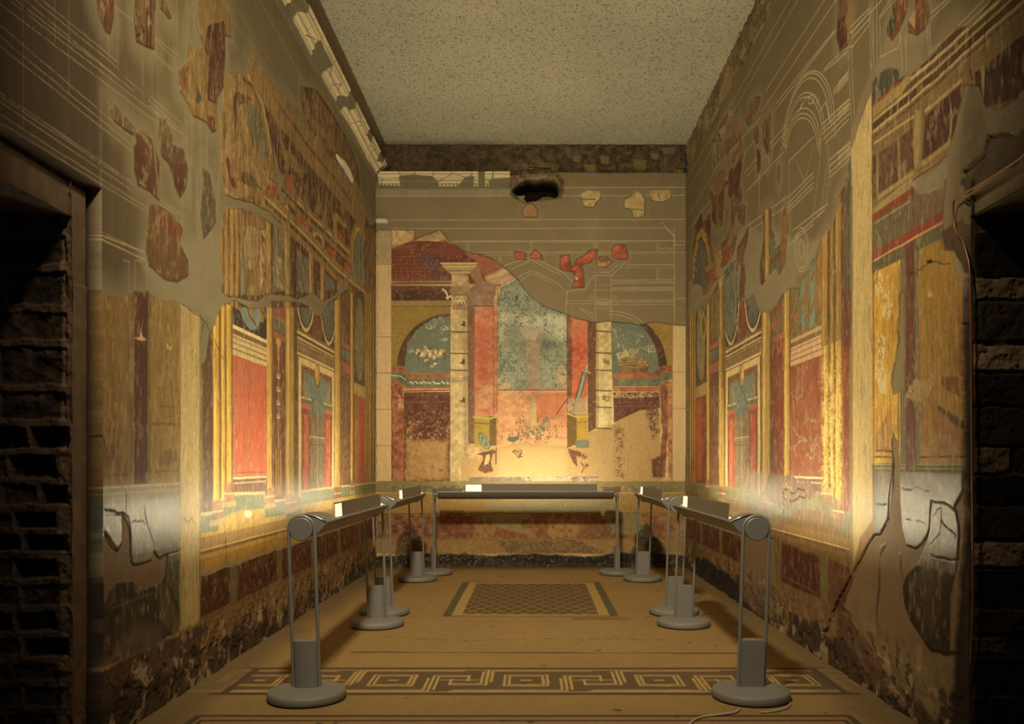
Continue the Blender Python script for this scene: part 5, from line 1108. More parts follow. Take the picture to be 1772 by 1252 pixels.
    s.fill(T6([(168, 760), (188, 740), (186, 950), (168, 960)]), (98, 58, 40)); s.fill(T6([(425, 560), (490, 500), (600, 400), (585, 640), (540, 680), (410, 770)]), (88, 48, 34), c2=(104, 62, 40), mott=.4)
    s.fill(T6([(665, 350), (700, 330), (860, 195), (1100, 40), (1100, 330), (870, 470), (700, 525), (672, 440)]), (74, 38, 28), c2=(92, 50, 34), mott=.4)
    for P in ([(375, 520), (370, 800), (400, 810), (405, 540)], [(540, 440), (548, 560), (530, 720), (545, 720), (558, 560)], [(690, 320), (705, 500), (712, 320)], [(298, 620), (295, 880), (305, 880)], [(192, 700), (190, 900), (200, 950)]): s.fill(T6(P), (158, 124, 66), jag=.012)
    for P in ([(500, 520), (505, 600), (540, 640)], [(250, 740), (265, 800), (290, 830)], [(440, 650), (460, 680)], [(640, 330), (650, 380)]): s.line(T6(P), .014, (66, 42, 28), jag=.01)
    s.line(T6([(180, 690), (370, 560)]), .016, (178, 140, 76)); s.line(T6([(425, 535), (600, 385)]), .02, (178, 140, 76)); s.line(T6([(200, 950), (370, 830)]), .03, (166, 132, 70)); s.line(T6([(410, 790), (540, 690)]), .03, (166, 132, 70))
    # small green field beside the pilaster top
    s.fill(T6([(168, 400), (190, 365), (240, 330), (296, 330), (300, 400), (168, 520)]), (84, 82, 56), c2=(74, 74, 52), mott=.2); s.line(T6([(168, 520), (300, 405)]), .04, (150, 60, 36)); s.line(T6([(168, 545), (310, 425), (345, 370)]), .07, (158, 124, 62))
    # ---- grey waxed band, with its bare patches
    s.fill(T7([(178, 1155), (612, 1165), (612, 1600), (178, 1600)]), (118, 112, 90), c2=(106, 100, 80), mott=.35, streak=.15, gl=.30)
    B(3.6, 5.60, .92, 1.44, (120, 112, 90), c2=(104, 98, 78), mott=.4, streak=.15, gl=.26)
    B(3.6, 5.60, .92, 1.05, (116, 92, 64), soft=.04, a=.7, gl=.3); s.line([(3.6, 1.24), (5.6, 1.22)], .008, (84, 66, 46), px=False, a=.6)
    B(3.6, 5.60, .40, .92, (66, 56, 38), c2=(50, 42, 28), mott=.6)
    s.fill(T8([(345, 560), (420, 480), (470, 500), (500, 560), (510, 700), (470, 790), (400, 780), (350, 700)]), (100, 80, 50), c2=(72, 56, 36), mott=.6, jag=.03)
    s.fill(T8([(455, 440), (550, 450), (560, 560), (520, 640), (470, 560)]), (80, 52, 34), c2=(66, 44, 30), jag=.02)
    s.fill(T8([(185, 800), (235, 850), (245, 920), (190, 870)]), (94, 36, 26)); s.fill(T8([(270, 850), (355, 905), (360, 960), (300, 930)]), (94, 34, 24)); s.line(T8([(265, 845), (360, 900)]), .01, (140, 110, 70))
    for i in range(4): s.line(T8([(205, 530 + i * 55), (290, 560 + i * 58)]), .006, (112, 96, 60), a=.6)
    # lower right dado: gold body near the pilaster, maroon block
    s.fill(T5([(485, 415), (665, 480), (665, 685), (485, 600)]), (94, 34, 24), c2=(108, 42, 30), mott=.35, jag=.004, gl=.45)
    s.line(T5([(488, 418), (665, 484), (665, 684), (488, 600), (488, 418)]), .014, (150, 76, 42), a=.7); s.line(T5([(495, 575), (655, 655)]), .007, (170, 112, 60), a=.6)
    s.fill(T5([(668, 480), (700, 490), (700, 705), (668, 690)]), (134, 120, 66), c2=(116, 104, 58), jag=.004); s.fill(T5([(700, 492), (805, 535), (805, 600), (740, 700), (700, 700)]), (110, 58, 38), c2=(126, 74, 44), jag=.01)
    s.fill(T5([(455, 400), (485, 410), (485, 600), (455, 590)]), (132, 112, 66), c2=(116, 86, 52))
    s.fill(T5([(330, 90), (480, 120), (500, 190), (560, 150), (600, 190), (520, 240), (420, 250), (300, 200)]), (150, 138, 100), wear=.35, jag=.05, gl=.34, soft=.03, a=.6)
    s.fill(T5([(430, 100), (620, 130), (640, 200), (480, 260), (400, 200)]), (120, 80, 56), wear=.4, jag=.05, gl=.34)
    # pilaster
    s.fill([(1476, 990), (1475, 300), (1474, 262), (1482, 238), (1490, 205), (1500, 180), (1510, 163), (1511, 900), (1490, 930), (1476, 990)], (200, 168, 98), c2=(186, 152, 86), mott=.35, streak=.16, jag=.003, gl=.5)
    s.line([(1511.5, 165), (1514, 900)], .02, (112, 76, 40), a=.8, jag=.003); s.line([(1474, 330), (1475, 990)], .07, (136, 118, 64), a=.8, jag=.004)
    # green fluted strip left of it
    s.fill([(1457, 320), (1474, 268), (1474, 498), (1457, 506)], (104, 104, 76), mott=.2)
    for x in (1459.5, 1463, 1466.5, 1470): s.line([(x, 310), (x, 500)], .022, (112, 66, 42))
    s.fill([(1457, 506), (1474, 500), (1474, 600), (1457, 600)], (118, 60, 42), c2=(104, 56, 40), soft=.02)
    # golden shafts continue up to the torn edge
    for i, (u0, u1) in enumerate(((6.20, 6.36), (6.36, 6.48), (6.48, 6.66))): s.column(u0, u1, 2.4, 3.9, base=(160, 112, 44), dark=(108, 74, 34), light=(190, 146, 70), flip=True)
    s.fill([(1423, 625), (1458, 620), (1460, 852), (1424, 850)], (228, 184, 88), wear=.46, jag=.02, a=.6, soft=.05)
    for x in (1434, 1445, 1447): s.line([(x, 560), (x + .5, 850)], .012, (120, 78, 30), a=.8, jag=.01)
    for (P) in ([(790, 560), (850, 640), (880, 650)], [(880, 540), (920, 520), (985, 540)], [(905, 790), (960, 780)], [(1000, 700), (990, 830)], [(790, 720), (880, 665), (930, 735), (1000, 640)], [(800, 340), (850, 400), (880, 300)], [(780, 720), (820, 690)], [(930, 735), (980, 730), (1005, 660)], [(980, 900), (1020, 890)]):
        s.line(TF(P), .020, (150, 132, 88), jag=.05, a=.75, wear=.2)
    s.line([(1406, 600), (1407, 625)], .02, (130, 132, 100))
    # islands and torn remains further in
    im = sstep(s.sdmask(isl), .005); s.m['i'] = im; s.cur = 'i'
    s.fill([(1185, -60), (1640, -60), (1640, 560), (1185, 560)], (128, 88, 44), c2=(104, 62, 36), mott=.5, streak=.5)
    s.fill(TD([(440, 700), (575, 510), (560, 760), (575, 990), (540, 960), (500, 900), (440, 950)]), (88, 38, 28), c2=(100, 48, 32), mott=.4, jag=.01); s.fill(TD([(480, 640), (575, 440), (575, 520), (490, 680)]), (146, 98, 46)); s.fill(TD([(330, 760), (400, 670), (430, 700), (420, 790), (330, 960)]), (134, 88, 44)); s.fill(TD([(340, 940), (400, 840), (400, 1000), (370, 1180), (340, 1100)]), (104, 58, 34), jag=.01); s.fill(TD([(405, 790), (440, 740), (435, 800)]), (80, 34, 26))
    s.fill(TD([(285, 1020), (320, 1000), (330, 1210), (285, 1130)]), (92, 42, 30)); s.fill(TD([(460, 960), (500, 960), (500, 1100), (465, 1200)]), (112, 66, 44)); s.fill(TE([(430, 60), (530, 20), (440, 260), (410, 240)]), (132, 96, 50)); s.fill(TE([(370, 290), (430, 250), (460, 290), (400, 410), (370, 410)]), (146, 54, 34)); s.fill(TE([(300, 290), (365, 270), (350, 520), (305, 520)]), (158, 118, 56), streak=.4)
    s.fill(TE([(130, 560), (135, 330), (170, 200), (200, 190), (225, 320), (235, 600), (190, 620)]), (98, 100, 82), c2=(80, 84, 70), mott=.4); s.line(TE([(100, 570), (115, 320), (150, 160), (185, 110), (220, 160), (245, 300), (250, 380)]), .10, (164, 120, 52)); s.line(TE([(110, 560), (125, 330), (160, 180), (185, 150), (210, 190)]), .025, (200, 158, 84)); s.line(TE([(150, 200), (185, 160), (205, 230)]), .05, (92, 46, 34)); s.fill(TE([(230, 500), (290, 440), (300, 540), (240, 590)]), (156, 54, 32)); s.fill(TE([(200, 440), (270, 370), (300, 430), (230, 480)]), (150, 110, 50)); s.line(TE([(190, 660), (290, 560)]), .06, (140, 100, 46)); s.fill(TE([(100, 40), (190, -60), (190, 60), (150, 110)]), (88, 40, 32)); s.fill(TE([(215, 20), (262, -60), (265, 200), (240, 240)]), (88, 38, 30))
    s.fill(TE([(740, 150), (800, 130), (800, 470), (730, 590), (708, 560), (708, 400)]), (124, 86, 42), c2=(100, 66, 34)); s.column(*sorted((right_px(1180 + 755 * .1917, 0)[0], right_px(1180 + 803 * .1917, 0)[0])), 3.0, 4.4, base=(172, 130, 54), flip=True); s.fill(TE([(805, 150), (840, 145), (850, 265), (900, 220), (945, 200), (945, 340), (880, 495), (850, 430), (805, 470)]), (100, 104, 76), mott=.3); s.line(TE([(810, 390), (900, 290), (900, 460)]), .05, (122, 68, 40)); s.fill(TE([(905, -20), (965, -60), (950, 370), (905, 460)]), (142, 92, 42), streak=.4)
    s.fill(TD([(620, 110), (660, 100), (670, 180), (630, 240), (610, 220)]), (124, 58, 38), wear=.2); s.fill(TD([(780, 300), (830, 200), (820, 480), (790, 520)]), (96, 54, 36), streak=.6, wear=.15); s.fill(TD([(690, 350), (730, 320), (705, 425)]), (92, 44, 32)); s.fill(TD([(715, 480), (742, 520), (735, 640), (712, 640)]), (86, 44, 32)); s.fill(TD([(780, 560), (830, 500), (810, 640)]), (150, 108, 50)); s.fill(TD([(350, 300), (420, 240), (420, 320), (380, 390)]), (158, 134, 84)); s.fill(TD([(440, 100), (485, 110), (480, 185), (440, 180)]), (160, 134, 82)); s.fill(TD([(290, 420), (335, 410), (330, 540), (300, 520)]), (150, 122, 76)); s.fill(TD([(500, 330), (545, 170), (566, 300), (520, 380)]), (150, 104, 48))
    s.fill(T3([(785, 90), (835, 60), (840, 170), (800, 245), (778, 200)]), (86, 40, 28), wear=.1, jag=.02); s.fill(T3([(815, 0), (845, 0), (842, 160), (828, 215)]), (138, 100, 48), streak=.5)
    s.fill(T6([(250, 60), (275, 20), (285, 120), (262, 180), (240, 150)]), (70, 72, 52)); s.line(T6([(312, 0), (305, 70), (265, 190)]), .05, (140, 56, 34)); s.line(T6([(392, 0), (385, 130)]), .06, (128, 50, 32)); s.fill(T6([(345, 100), (375, 10), (375, 140)]), (170, 136, 70))
    # torn remains between (painted part under the ragged edge)
    s.cur = 'f'
    s.fill(TE([(370, 540), (450, 420), (460, 520), (465, 760), (480, 1000), (430, 1060), (390, 980)]), (104, 112, 92), c2=(124, 122, 90), mott=.4, streak=.3); s.line(TE([(480, 400), (490, 900), (520, 1010)]), .05, (150, 132, 82)); s.fill(TE([(390, 520), (440, 450), (440, 480), (400, 540)]), (110, 62, 40)); s.column(*sorted((right_px(1180 + 335 * .1917, 0)[0], right_px(1180 + 385 * .1917, 0)[0])), 2.4, 3.6, base=(170, 126, 52), flip=True)
    s.fill(TE([(265, 700), (350, 600), (350, 1060), (265, 1080)]), (122, 98, 52), c2=(138, 108, 54), mott=.4, streak=.4); s.ell(*TE([(200, 960)])[0], 5, 22, (170, 136, 70)); s.ell(*TE([(200, 960)])[0], 3, 17, (120, 90, 44))
    s.fill(TE([(805, 860), (910, 730), (910, 900), (805, 950)]), (122, 98, 56), mott=.4); s.line(TE([(805, 850), (912, 745)]), .07, (146, 74, 42)); s.line(TE([(805, 985), (912, 900)]), .07, (150, 80, 46))
    s.fill(TE([(1085, 560), (1140, 500), (1110, 700), (1085, 720)]), (120, 132, 100)); s.fill(TE([(1165, 470), (1205, 420), (1205, 960), (1165, 985)]), (122, 136, 104)); s.fill(TE([(1090, 800), (1110, 760), (1110, 1000), (1090, 1020)]), (118, 132, 100)); s.line(TE([(1020, 1000), (1100, 720), (1200, 480)]), .04, (146, 92, 44)); s.line(TE([(1120, 1000), (1210, 700)]), .04, (146, 92, 44)); s.fill(TE([(1165, 380), (1205, 360), (1195, 440), (1150, 520)]), (110, 126, 96))
    s.cur = None
    foot(s, 4.3)
    # sooty strip near the far end of the foot, plain mortar patch
    s.fill(T5([(80, 480), (150, 500), (230, 560), (285, 610), (300, 680), (350, 730), (300, 720), (200, 640), (90, 560)]), (26, 20, 14), jag=.04, soft=.02, m=None, a=.9)
    s.fill(T5([(300, 600), (455, 620), (455, 780), (370, 735), (310, 690)]), (122, 92, 58), jag=.02, soft=.03, m=None, a=.8)
    s.fill(T5([(460, 600), (720, 700), (780, 740), (770, 850), (700, 815), (600, 750), (465, 690)]), (146, 106, 58), c2=(122, 82, 44), jag=.02, soft=.02, m=None, a=.8); s.fill(T5([(730, 850), (780, 860), (800, 930), (780, 980), (730, 950)]), (28, 24, 20), jag=.03, m=None, a=.8)
    s.fill(T8([(0, 690), (100, 800), (240, 1000), (250, 1100), (100, 1020), (0, 960)]), (104, 68, 42), c2=(84, 50, 34), jag=.02, soft=.02, m=None, a=.7)
    finish(s, D, m)
    # ---- cracks
    s.crack(T8([(268, -20), (265, 60), (250, 150), (245, 270), (205, 345), (175, 350), (110, 460), (40, 600), (0, 670), (-20, 740)]), w=.020, depth=.02, jag=.016); s.crack([(1472, 1000), (1446, 1045), (1440, 1062), (1433, 1088), (1424, 1090)], w=.03, depth=.03, jag=.03)
    s.crack(T7([(300, 380), (290, 470), (295, 520), (265, 690), (255, 800), (260, 900), (265, 1060), (272, 1140), (268, 1250)]), w=.012, depth=.008, jag=.006)
    s.crack(T7([(345, 210), (380, 195), (430, 165), (450, 140), (510, 155), (545, 150)]), w=.010, depth=.006, jag=.012); s.fill(T7([(430, 145), (455, 135), (462, 152), (440, 158)]), (40, 28, 18), m=None); s.crack(T7([(335, 760), (390, 860), (395, 890)]), w=.006, depth=.003)
    s.crack(T8([(312, 330), (330, 400), (370, 415), (405, 390), (435, 345), (445, 300), (448, 180), (470, 185), (510, 190), (545, 210), (570, 230), (582, 300), (578, 460), (550, 470), (490, 455), (450, 440)]), w=.012, depth=.008, jag=.01)
    s.crack(T8([(462, 250), (480, 225), (498, 215), (500, 280), (495, 340), (450, 390)]), w=.008, depth=.004); s.crack(T8([(498, 280), (520, 310), (550, 330), (570, 350), (560, 370)]), w=.010, depth=.005, jag=.02); s.crack(T8([(565, 215), (600, 150)]), w=.008); s.crack(T8([(190, 195), (240, 200)]), w=.006); s.crack(T8([(310, 120), (440, 128)]), w=.005, depth=.003); s.crack(T8([(310, 270), (430, 290)]), w=.005, depth=.003)
    for (P) in ([(493, 180), (500, 210), (495, 260), (490, 420)], [(495, 175), (540, 190), (590, 170), (600, 200), (560, 220), (520, 225)]): s.crack(T5(P), w=.012, depth=.006, jag=.03, c=(84, 54, 34))
    s.crack(TE([(1360, 130), (1365, 300), (1350, 500), (1360, 700), (1390, 850), (1410, 1000), (1400, 1250)]), w=.016, depth=.006, jag=.01, c=(110, 96, 64)); s.crack(T5([(470, 400), (465, 470), (460, 510)]), w=.012)
    s.crack(T6([(352, 390), (358, 700), (370, 800), (365, 1000), (370, 1090)]), w=.010, depth=.006, jag=.01); s.crack(T6([(640, 140), (640, 320)]), w=.012, jag=.01); s.crack(T6([(730, 60), (715, 140), (700, 300)]), w=.012, jag=.01)
    s.crack(T8([(345, 750), (400, 830), (450, 910)]), w=.014, jag=.02); s.crack(T8([(165, 880), (200, 950), (220, 1000)]), w=.016, jag=.03)
    # rough loss by the doorway: masonry and mortar laid bare
    s.fill(T6([(700, 530), (760, 520), (900, 490), (1100, 420), (1100, 610), (900, 620), (780, 640), (730, 600)]), (138, 118, 84), c2=(120, 98, 68), m=None, jag=.03, mott=.5); s.fill(T6([(720, 640), (900, 620), (1100, 600), (1100, 640), (896, 760), (610, 950), (590, 900), (600, 830), (690, 760)]), (104, 84, 56), c2=(74, 56, 36), m=None, jag=.04, mott=.9, dh=-.02)
    s.fill(T6([(355, 870), (430, 850), (520, 760), (530, 800), (515, 900), (470, 920), (450, 945), (420, 935), (380, 930)]), (150, 130, 92), c2=(132, 112, 76), m=None, jag=.02)
    s.fill(T6([(640, 380), (690, 480), (730, 640), (700, 760), (600, 850), (580, 780), (590, 650), (610, 500)]), (118, 96, 64), c2=(96, 74, 50), m=None, jag=.03, soft=.03, a=.7)
    s.fill(T7([(505, 0), (600, -60), (660, 60), (680, 200), (670, 430), (605, 430), (612, 250), (590, 160), (550, 90), (512, 90)]), (104, 80, 54), c2=(84, 60, 40), m=None, jag=.012)
    s.fill(T7([(548, 90), (562, 95), (592, 150), (614, 215), (604, 245), (580, 210), (560, 160)]), (150, 124, 80), m=None, jag=.008)
    s.fill([(1666, 560), (1692, 540), (1692, 1300), (1640, 1300), (1652, 1100), (1668, 900)], (66, 50, 34), c2=(50, 38, 26), m=None, jag=.02, soft=.01, mott=.6, dh=-.02)
    stone_top(s, 5.74)
    s.cut = (U < 4.40 + .02 * s.wx) & (V < 2.74 + .05 * (s.n1 - .5))
    fr = (U < 4.46) & (V < 2.86); s.h[fr] -= .02; s.r[fr] = .9
    o = s.build('wall_right', lambda U, V, h: np.stack([XR - h, U, V], -1), M_WALL)
    return tag(o, 'long right wall with painted columns and a large upper field of scribed brown plaster', kind='structure')
make_right_wall()

# ------------------------------------------------------------------ doorway jambs of bare masonry
def make_jamb(side):
    L = side == 'left'
    X0 = XL if L else XR; Yj = 4.38 if L else 4.40; k = F / Yj
    sg = -1 if L else 1
    us = np.arange(0, .80, .005); vs = np.arange(0, 2.95, .006)           # u = depth into the wall
    tx = lambda x, y: (((x - VX) / k - X0) * sg, EYE + (VY - y) / k)
    s = Surface(us, vs, tx, (88, 64, 42) if L else (70, 50, 34), seed=51 if L else 61)
    U, V = s.U, s.V; s.r[:] = .92
    rnd = random.Random(3 if L else 4)
    if L:
        s.c *= (.5 + s.n1)[..., None]
        v = 0.02; row = 0
        while v < 2.9:
            h = rnd.uniform(.085, .12) if v < 1.6 else rnd.uniform(.14, .24)
            u = (.02 + .06 * (row % 2)) if v < 1.6 else .03
            while u < .8:
                w = rnd.uniform(.13, .24) if v < 1.6 else rnd.uniform(.2, .5)
                dark = rnd.random() < .45
                c = ((20, 15, 11) if dark else (58, 40, 28)) if v < 1.6 else (50, 36, 25)
                P = [(u, v + .012), (u + w, v + .008), (u + w + .004, v + h), (u + .006, v + h - .004)]
                s.fill(P, c, c2=(72, 50, 34), px=False, jag=.016, soft=.006, mott=.8, dh=-.05 if dark and v < 1.6 else -.012)
                u += w + .026
            v += h + .03; row += 1
        s.line([(.035, 0), (.035, 2.9)], .05, (124, 88, 56), px=False, jag=.03, a=.8)
        s.fill(S5([(370, 820), (440, 780), (440, 1180), (370, 1160)]), (132, 92, 62), jag=.03, soft=.03, a=.8)
    else:
        s.c *= (.5 + s.n1)[..., None]
        rows = [(400, 480, (30, 22, 16)), (480, 518, (128, 96, 60)), (522, 590, (66, 46, 32)), (594, 642, (150, 112, 70)), (646, 700, (50, 36, 26)), (704, 770, (58, 38, 26)), (772, 818, (112, 78, 50)), (822, 870, (26, 20, 15)), (874, 932, (60, 42, 28)), (936, 980, (140, 104, 66)), (984, 1050, (34, 26, 19)), (1054, 1096, (62, 42, 28)), (1100, 1132, (92, 60, 40)), (1136, 1200, (40, 28, 20)), (1204, 1290, (36, 26, 18))]
        for i, (y0, y1, c) in enumerate(rows):
            cut = {1: 1790, 3: 1800, 6: 1748, 12: 1742}.get(i, 1830)
            s.fill([(1686, y0 + 2), (cut, y0 + rnd.uniform(0, 4)), (cut - 3, y1 - rnd.uniform(0, 4)), (1687, y1 - 1)], c, c2=tuple(int(q * .72) for q in c), jag=.014, mott=.8, dh=.012)
            if cut < 1800: s.fill([(cut + 3, y0), (1860, y0), (1860, y1), (cut + 3, y1)], (46, 34, 24), jag=.01, mott=.8)
            for _ in range(5): s.ell(rnd.uniform(1692, 1770), rnd.uniform(y0, y1), 2.5, 1.6, (18, 13, 9), jag=.008, dh=-.012)
    s.h += .03 * (s.n2 - .5) + .02 * (s.n1 - .5)
    if L: f = lambda U, V, h: np.stack([X0 - .03 - U, Yj + .0 - h, V], -1)
    else: f = lambda U, V, h: np.stack([X0 + U, Yj - h, V], -1)
    o = s.build('wall_%s_jamb' % side, f, M_STONE)
    return tag(o, 'bare %s masonry inside the %s doorway' % ('brick' if L else 'stone block', side), kind='structure')
make_jamb('left'); make_jamb('right')
def slab(name, corners, mat, label):
    bm = bmesh.new()
    bm.faces.new([bm.verts.new(p) for p in corners])
    me = bpy.data.meshes.new(name); bm.to_mesh(me); bm.free(); me.materials.append(mat)
    o = bpy.data.objects.new(name, me); COL.objects.link(o)
    return tag(o, label, kind='structure')
M_DARK = plain('near_black_masonry', (.035, .028, .022), .95, 0, grain=6, amount=.3, bump=.6)  # near-black colour for the backs of the doorways
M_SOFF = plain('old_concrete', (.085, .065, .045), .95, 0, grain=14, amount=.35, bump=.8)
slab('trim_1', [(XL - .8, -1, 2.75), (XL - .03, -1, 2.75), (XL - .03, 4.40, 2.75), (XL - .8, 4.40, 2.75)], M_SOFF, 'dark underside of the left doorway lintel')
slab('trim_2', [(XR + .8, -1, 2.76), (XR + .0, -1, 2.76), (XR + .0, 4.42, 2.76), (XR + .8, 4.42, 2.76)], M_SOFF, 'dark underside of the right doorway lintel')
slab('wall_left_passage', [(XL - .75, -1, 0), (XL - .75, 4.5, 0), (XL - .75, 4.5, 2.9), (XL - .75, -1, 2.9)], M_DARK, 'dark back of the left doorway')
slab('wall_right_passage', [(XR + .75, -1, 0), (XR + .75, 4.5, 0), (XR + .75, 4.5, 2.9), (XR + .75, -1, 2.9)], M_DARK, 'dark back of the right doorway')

# ------------------------------------------------------------------ floor
def make_floor():
    px = np.arange(F * EYE / YB, F * EYE / 4.1, .95)
    vs = np.concatenate([np.linspace(-1.2, 4.0, 20), (F * EYE / px)[::-1], [YB + .02]])
    us = np.concatenate([[-3.2, -2.8], np.arange(XL - .02, XR + .03, .0085), [2.7, 3.1]])
    s = Surface(us, vs, lambda x, y: ((x - VX) / F * (F * EYE / (y - VY)), F * EYE / (y - VY)), (148, 112, 58), seed=71)
    U, V = s.U, s.V
    s.r[:] = .7
    s.c *= (.85 + .25 * s.n1 + .1 * (s.n2 - .5))[..., None]
    ts = fbm(U, V, 60, 2, 720); s.c *= (.85 + .3 * ts)[..., None]
    dk = (92, 68, 44); lt = (176, 138, 72); bl = (96, 80, 54)
    # meander strip
    v0, v1 = 5.70, 6.36
    s.fill([(-2.06, v0 - .05), (2.08, v0 - .05), (2.08, v1 + .04), (-2.06, v1 + .04)], (108, 82, 48), px=False, c2=(100, 72, 44), jag=.006)
    for v, w in ((v0 - .03, .05), (v1 + .02, .035)): s.line([(-2.1, v), (2.12, v)], w, dk, px=False)
    def P(cx, pts, w=.018, c=lt, mirror=False): s.line([(cx + (-x if mirror else x), 6.03 + y) for x, y in pts], w, c, px=False, jag=.003)
    sp = .925
    for i in range(-2, 3):
        cx = -.05 + i * sp
        for k in (.15, .118): P(cx, [(-k, -k), (k, -k), (k, k), (-k, k), (-k, -k)])
        P(cx, [(-.02, 0), (.02, 0)], .04)
        for k, e in ((.24, .262), (.275, .292)):      # hooks that turn round each square
            P(cx, [(-k, -.05), (-k, e), (k - .06 + .29, e)]); P(cx, [(k, .05), (k, -e), (-k + .06 - .29, -e)])
        c2 = cx + sp / 2
        for k in (0, .035):                            # crossing keys between the squares
            P(c2, [(-.19 + k, -.25), (-.19 + k, .13 - k), (.06, .13 - k), (.06, -.02)]); P(c2, [(.19 - k, .25), (.19 - k, -.13 + k), (-.06, -.13 + k), (-.06, .02)])
        P(c2, [(-.13, .0), (.13, .0)], .016)
    for v in (v0 + .02, v1 - .04): s.line([(-2.0, v), (2.02, v)], .016, lt, px=False)
    for x in (-2.03, 2.05): s.line([(x, v0), (x, v1)], .05, dk, px=False)
    # thin dark line, hairline crack, near border
    s.line([(-1.45, 6.93), (1.9, 6.88)], .030, dk, px=False); s.line([(-1.3, 7.55), (-.6, 7.38), (.2, 7.48), (1.2, 7.40)], .012, (100, 74, 42), px=False, jag=.03)
    for o_, w in ((0, .045), (.09, .03)):
        s.line([(-2.0 + o_ * .6, 4.2), (-2.0 + o_ * .6, 5.17 - o_), (1.88 - o_ * .6, 5.17 - o_), (1.88 - o_ * .6, 4.2)], w, dk, px=False)
    rr = random.Random(9)
    for j in range(3):
        for i in range(60):
            x = -1.8 + i * .06 + rr.uniform(-.01, .01); s.line([(x, 4.96 - j * .07), (x + .025, 4.96 - j * .07 + rr.uniform(-.02, .02))], .016, dk, px=False, a=.8)
    # far emblem: lozenges in a double frame
    A = [(768, 1063), (805, 1005), (1032, 1006), (1068, 1066)]
    u0, u1, w0, w1 = -.90, .845, 8.56, 11.05
    B = s.box
    B(u0, u1, w0, w1, (96, 82, 50), mott=.2); B(u0 + .085, u1 - .085, w0 + .04, w1 - .04, (164, 126, 62), mott=.2); B(u0 + .19, u1 - .19, w0 + .12, w1 - .12, (104, 70, 40), mott=.3)
    sl = s.box_of([(u0 + .20, w0 + .13), (u1 - .20, w1 - .13)], 0)
    uu = (U[sl] + .7) / .152; vv = (V[sl] - w0) / .30
    a = np.abs(((uu + vv) % 1.0) - .5); b2 = np.abs(((uu - vv) % 1.0) - .5)
    ring = ((a < .09) | (b2 < .09)).astype(np.float32) * .6
    core = (((uu + vv) % 1.0 - .0 > .25) & ((uu - vv) % 1.0 > .5)).astype(np.float32)
    s.c[sl] = s.c[sl] * (1 - core[..., None] * .35) + alb((92, 86, 52)) * core[..., None] * .35
    s.c[sl] = s.c[sl] * (1 - ring[..., None]) + alb((156, 118, 60)) * ring[..., None]
    s.line([(-.9, 8.30), (.9, 8.28)], .02, (110, 84, 46), px=False, jag=.03, a=.5)
    s.fill([(.35, 8.35), (.95, 8.4), (.9, 8.5), (.4, 8.5)], (104, 80, 44), px=False, jag=.03, soft=.03, a=.7)
    # floor turns unevenly darker brown along the walls
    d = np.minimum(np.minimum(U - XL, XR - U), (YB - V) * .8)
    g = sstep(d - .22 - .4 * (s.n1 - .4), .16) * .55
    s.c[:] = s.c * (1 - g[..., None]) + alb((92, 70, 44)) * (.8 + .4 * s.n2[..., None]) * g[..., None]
    for i in range(60):
        x = rr.uniform(-1.9, 1.9); y = rr.uniform(4.6, 12.0); q = rr.uniform(.008, .028)
        s.fill(arc_m(x, y, q, q * .8, n=8), (64, 44, 28), px=False, jag=.006, a=.8)
    s.h += .004 * (s.n1 - .5) + .0012 * (s.n2 - .5)
    sm = (U > -1.9) & (U < 1.9); s.h[:] = np.minimum(s.h, .0005)
    o = s.build('floor', lambda U, V, h: np.stack([U, V, h], -1), M_FLOOR)
    return tag(o, 'mosaic floor with a meander border and a lozenge panel', kind='structure')
make_floor()

# ------------------------------------------------------------------ stucco cornice: fragments set in grey mortar
def make_cornice(name, length, place, seed, dentil, label, gaps=()):
    prof = [(.0, 0.0), (.012, .0), (.02, .03), (.06, .05), (.06, .085), (.09, .10), (.115, .145), (.16, .16), (.16, .20), (.185, .22), (.185, .25), (.0, .262)]
    d = [0]
    for a, b in zip(prof, prof[1:]): d.append(d[-1] + math.hypot(b[0] - a[0], b[1] - a[1]))
    us = np.arange(0, length, .008); vs = np.linspace(0, d[-1], 90)
    s = Surface(us, vs, None, (126, 110, 74), seed=seed)
    U, V = s.U, s.V
    px_ = np.interp(V, d, [p[0] for p in prof]); pz_ = np.interp(V, d, [p[1] for p in prof])
    cd, cid = cells(U + .01 * s.wx, V + .008 * s.wy, 3.6, seed + 7, fy=4.2)
    keep = (cid > .14)
    edge = fbm(U, U * 0, 2.2, 3, seed + 30)
    frag = sstep(.035 - cd, .02) * keep * sstep(.06 + .05 * edge - V, .006) * sstep(V - (d[-1] - .09), .01)
    for g0, g1 in gaps: frag = frag * ~((U > g0) & (U < g1))
    fc = alb((214, 188, 134)) * (.86 + .28 * cid[..., None]) * (.92 + .16 * s.n2[..., None])
    s.c[:] = s.c * (.9 + .2 * s.n2[..., None]) * (1 - frag[..., None]) + fc * frag[..., None]
    crk = sstep(cd - .035, .02) * frag; s.c *= (1 - .55 * crk)[..., None]
    for k, w_ in ((.075, .010), (.12, .006), (.185, .012), (.25, .006), (.31, .010), (.36, .005)):
        q = np.exp(-((V - k) / w_) ** 2) * frag; s.c *= (1 - .5 * q)[..., None]; s.h -= .014 * q
    if dentil:
        t = ((U / .055) % 1.0 > .5) & (V > .07) & (V < .13); s.c[t & (frag > .5)] *= .45; s.h[t] -= .010
    s.h += .010 * frag - .008 * (1 - frag) * s.n2 + .004 * (s.n2 - .5)
    s.r[:] = .85
    def f(U, V, h):
        out = px_ + h; return place(U, out, pz_)
    o = s.build(name, f, M_WALL)
    return tag(o, label, kind='structure')
make_cornice('trim_3', 11.62, lambda U, d, z: np.stack([XL + d - .01, YB - .02 - U, 5.60 + z], -1), 101, False, 'broken cream stucco cornice along the top of the left wall')
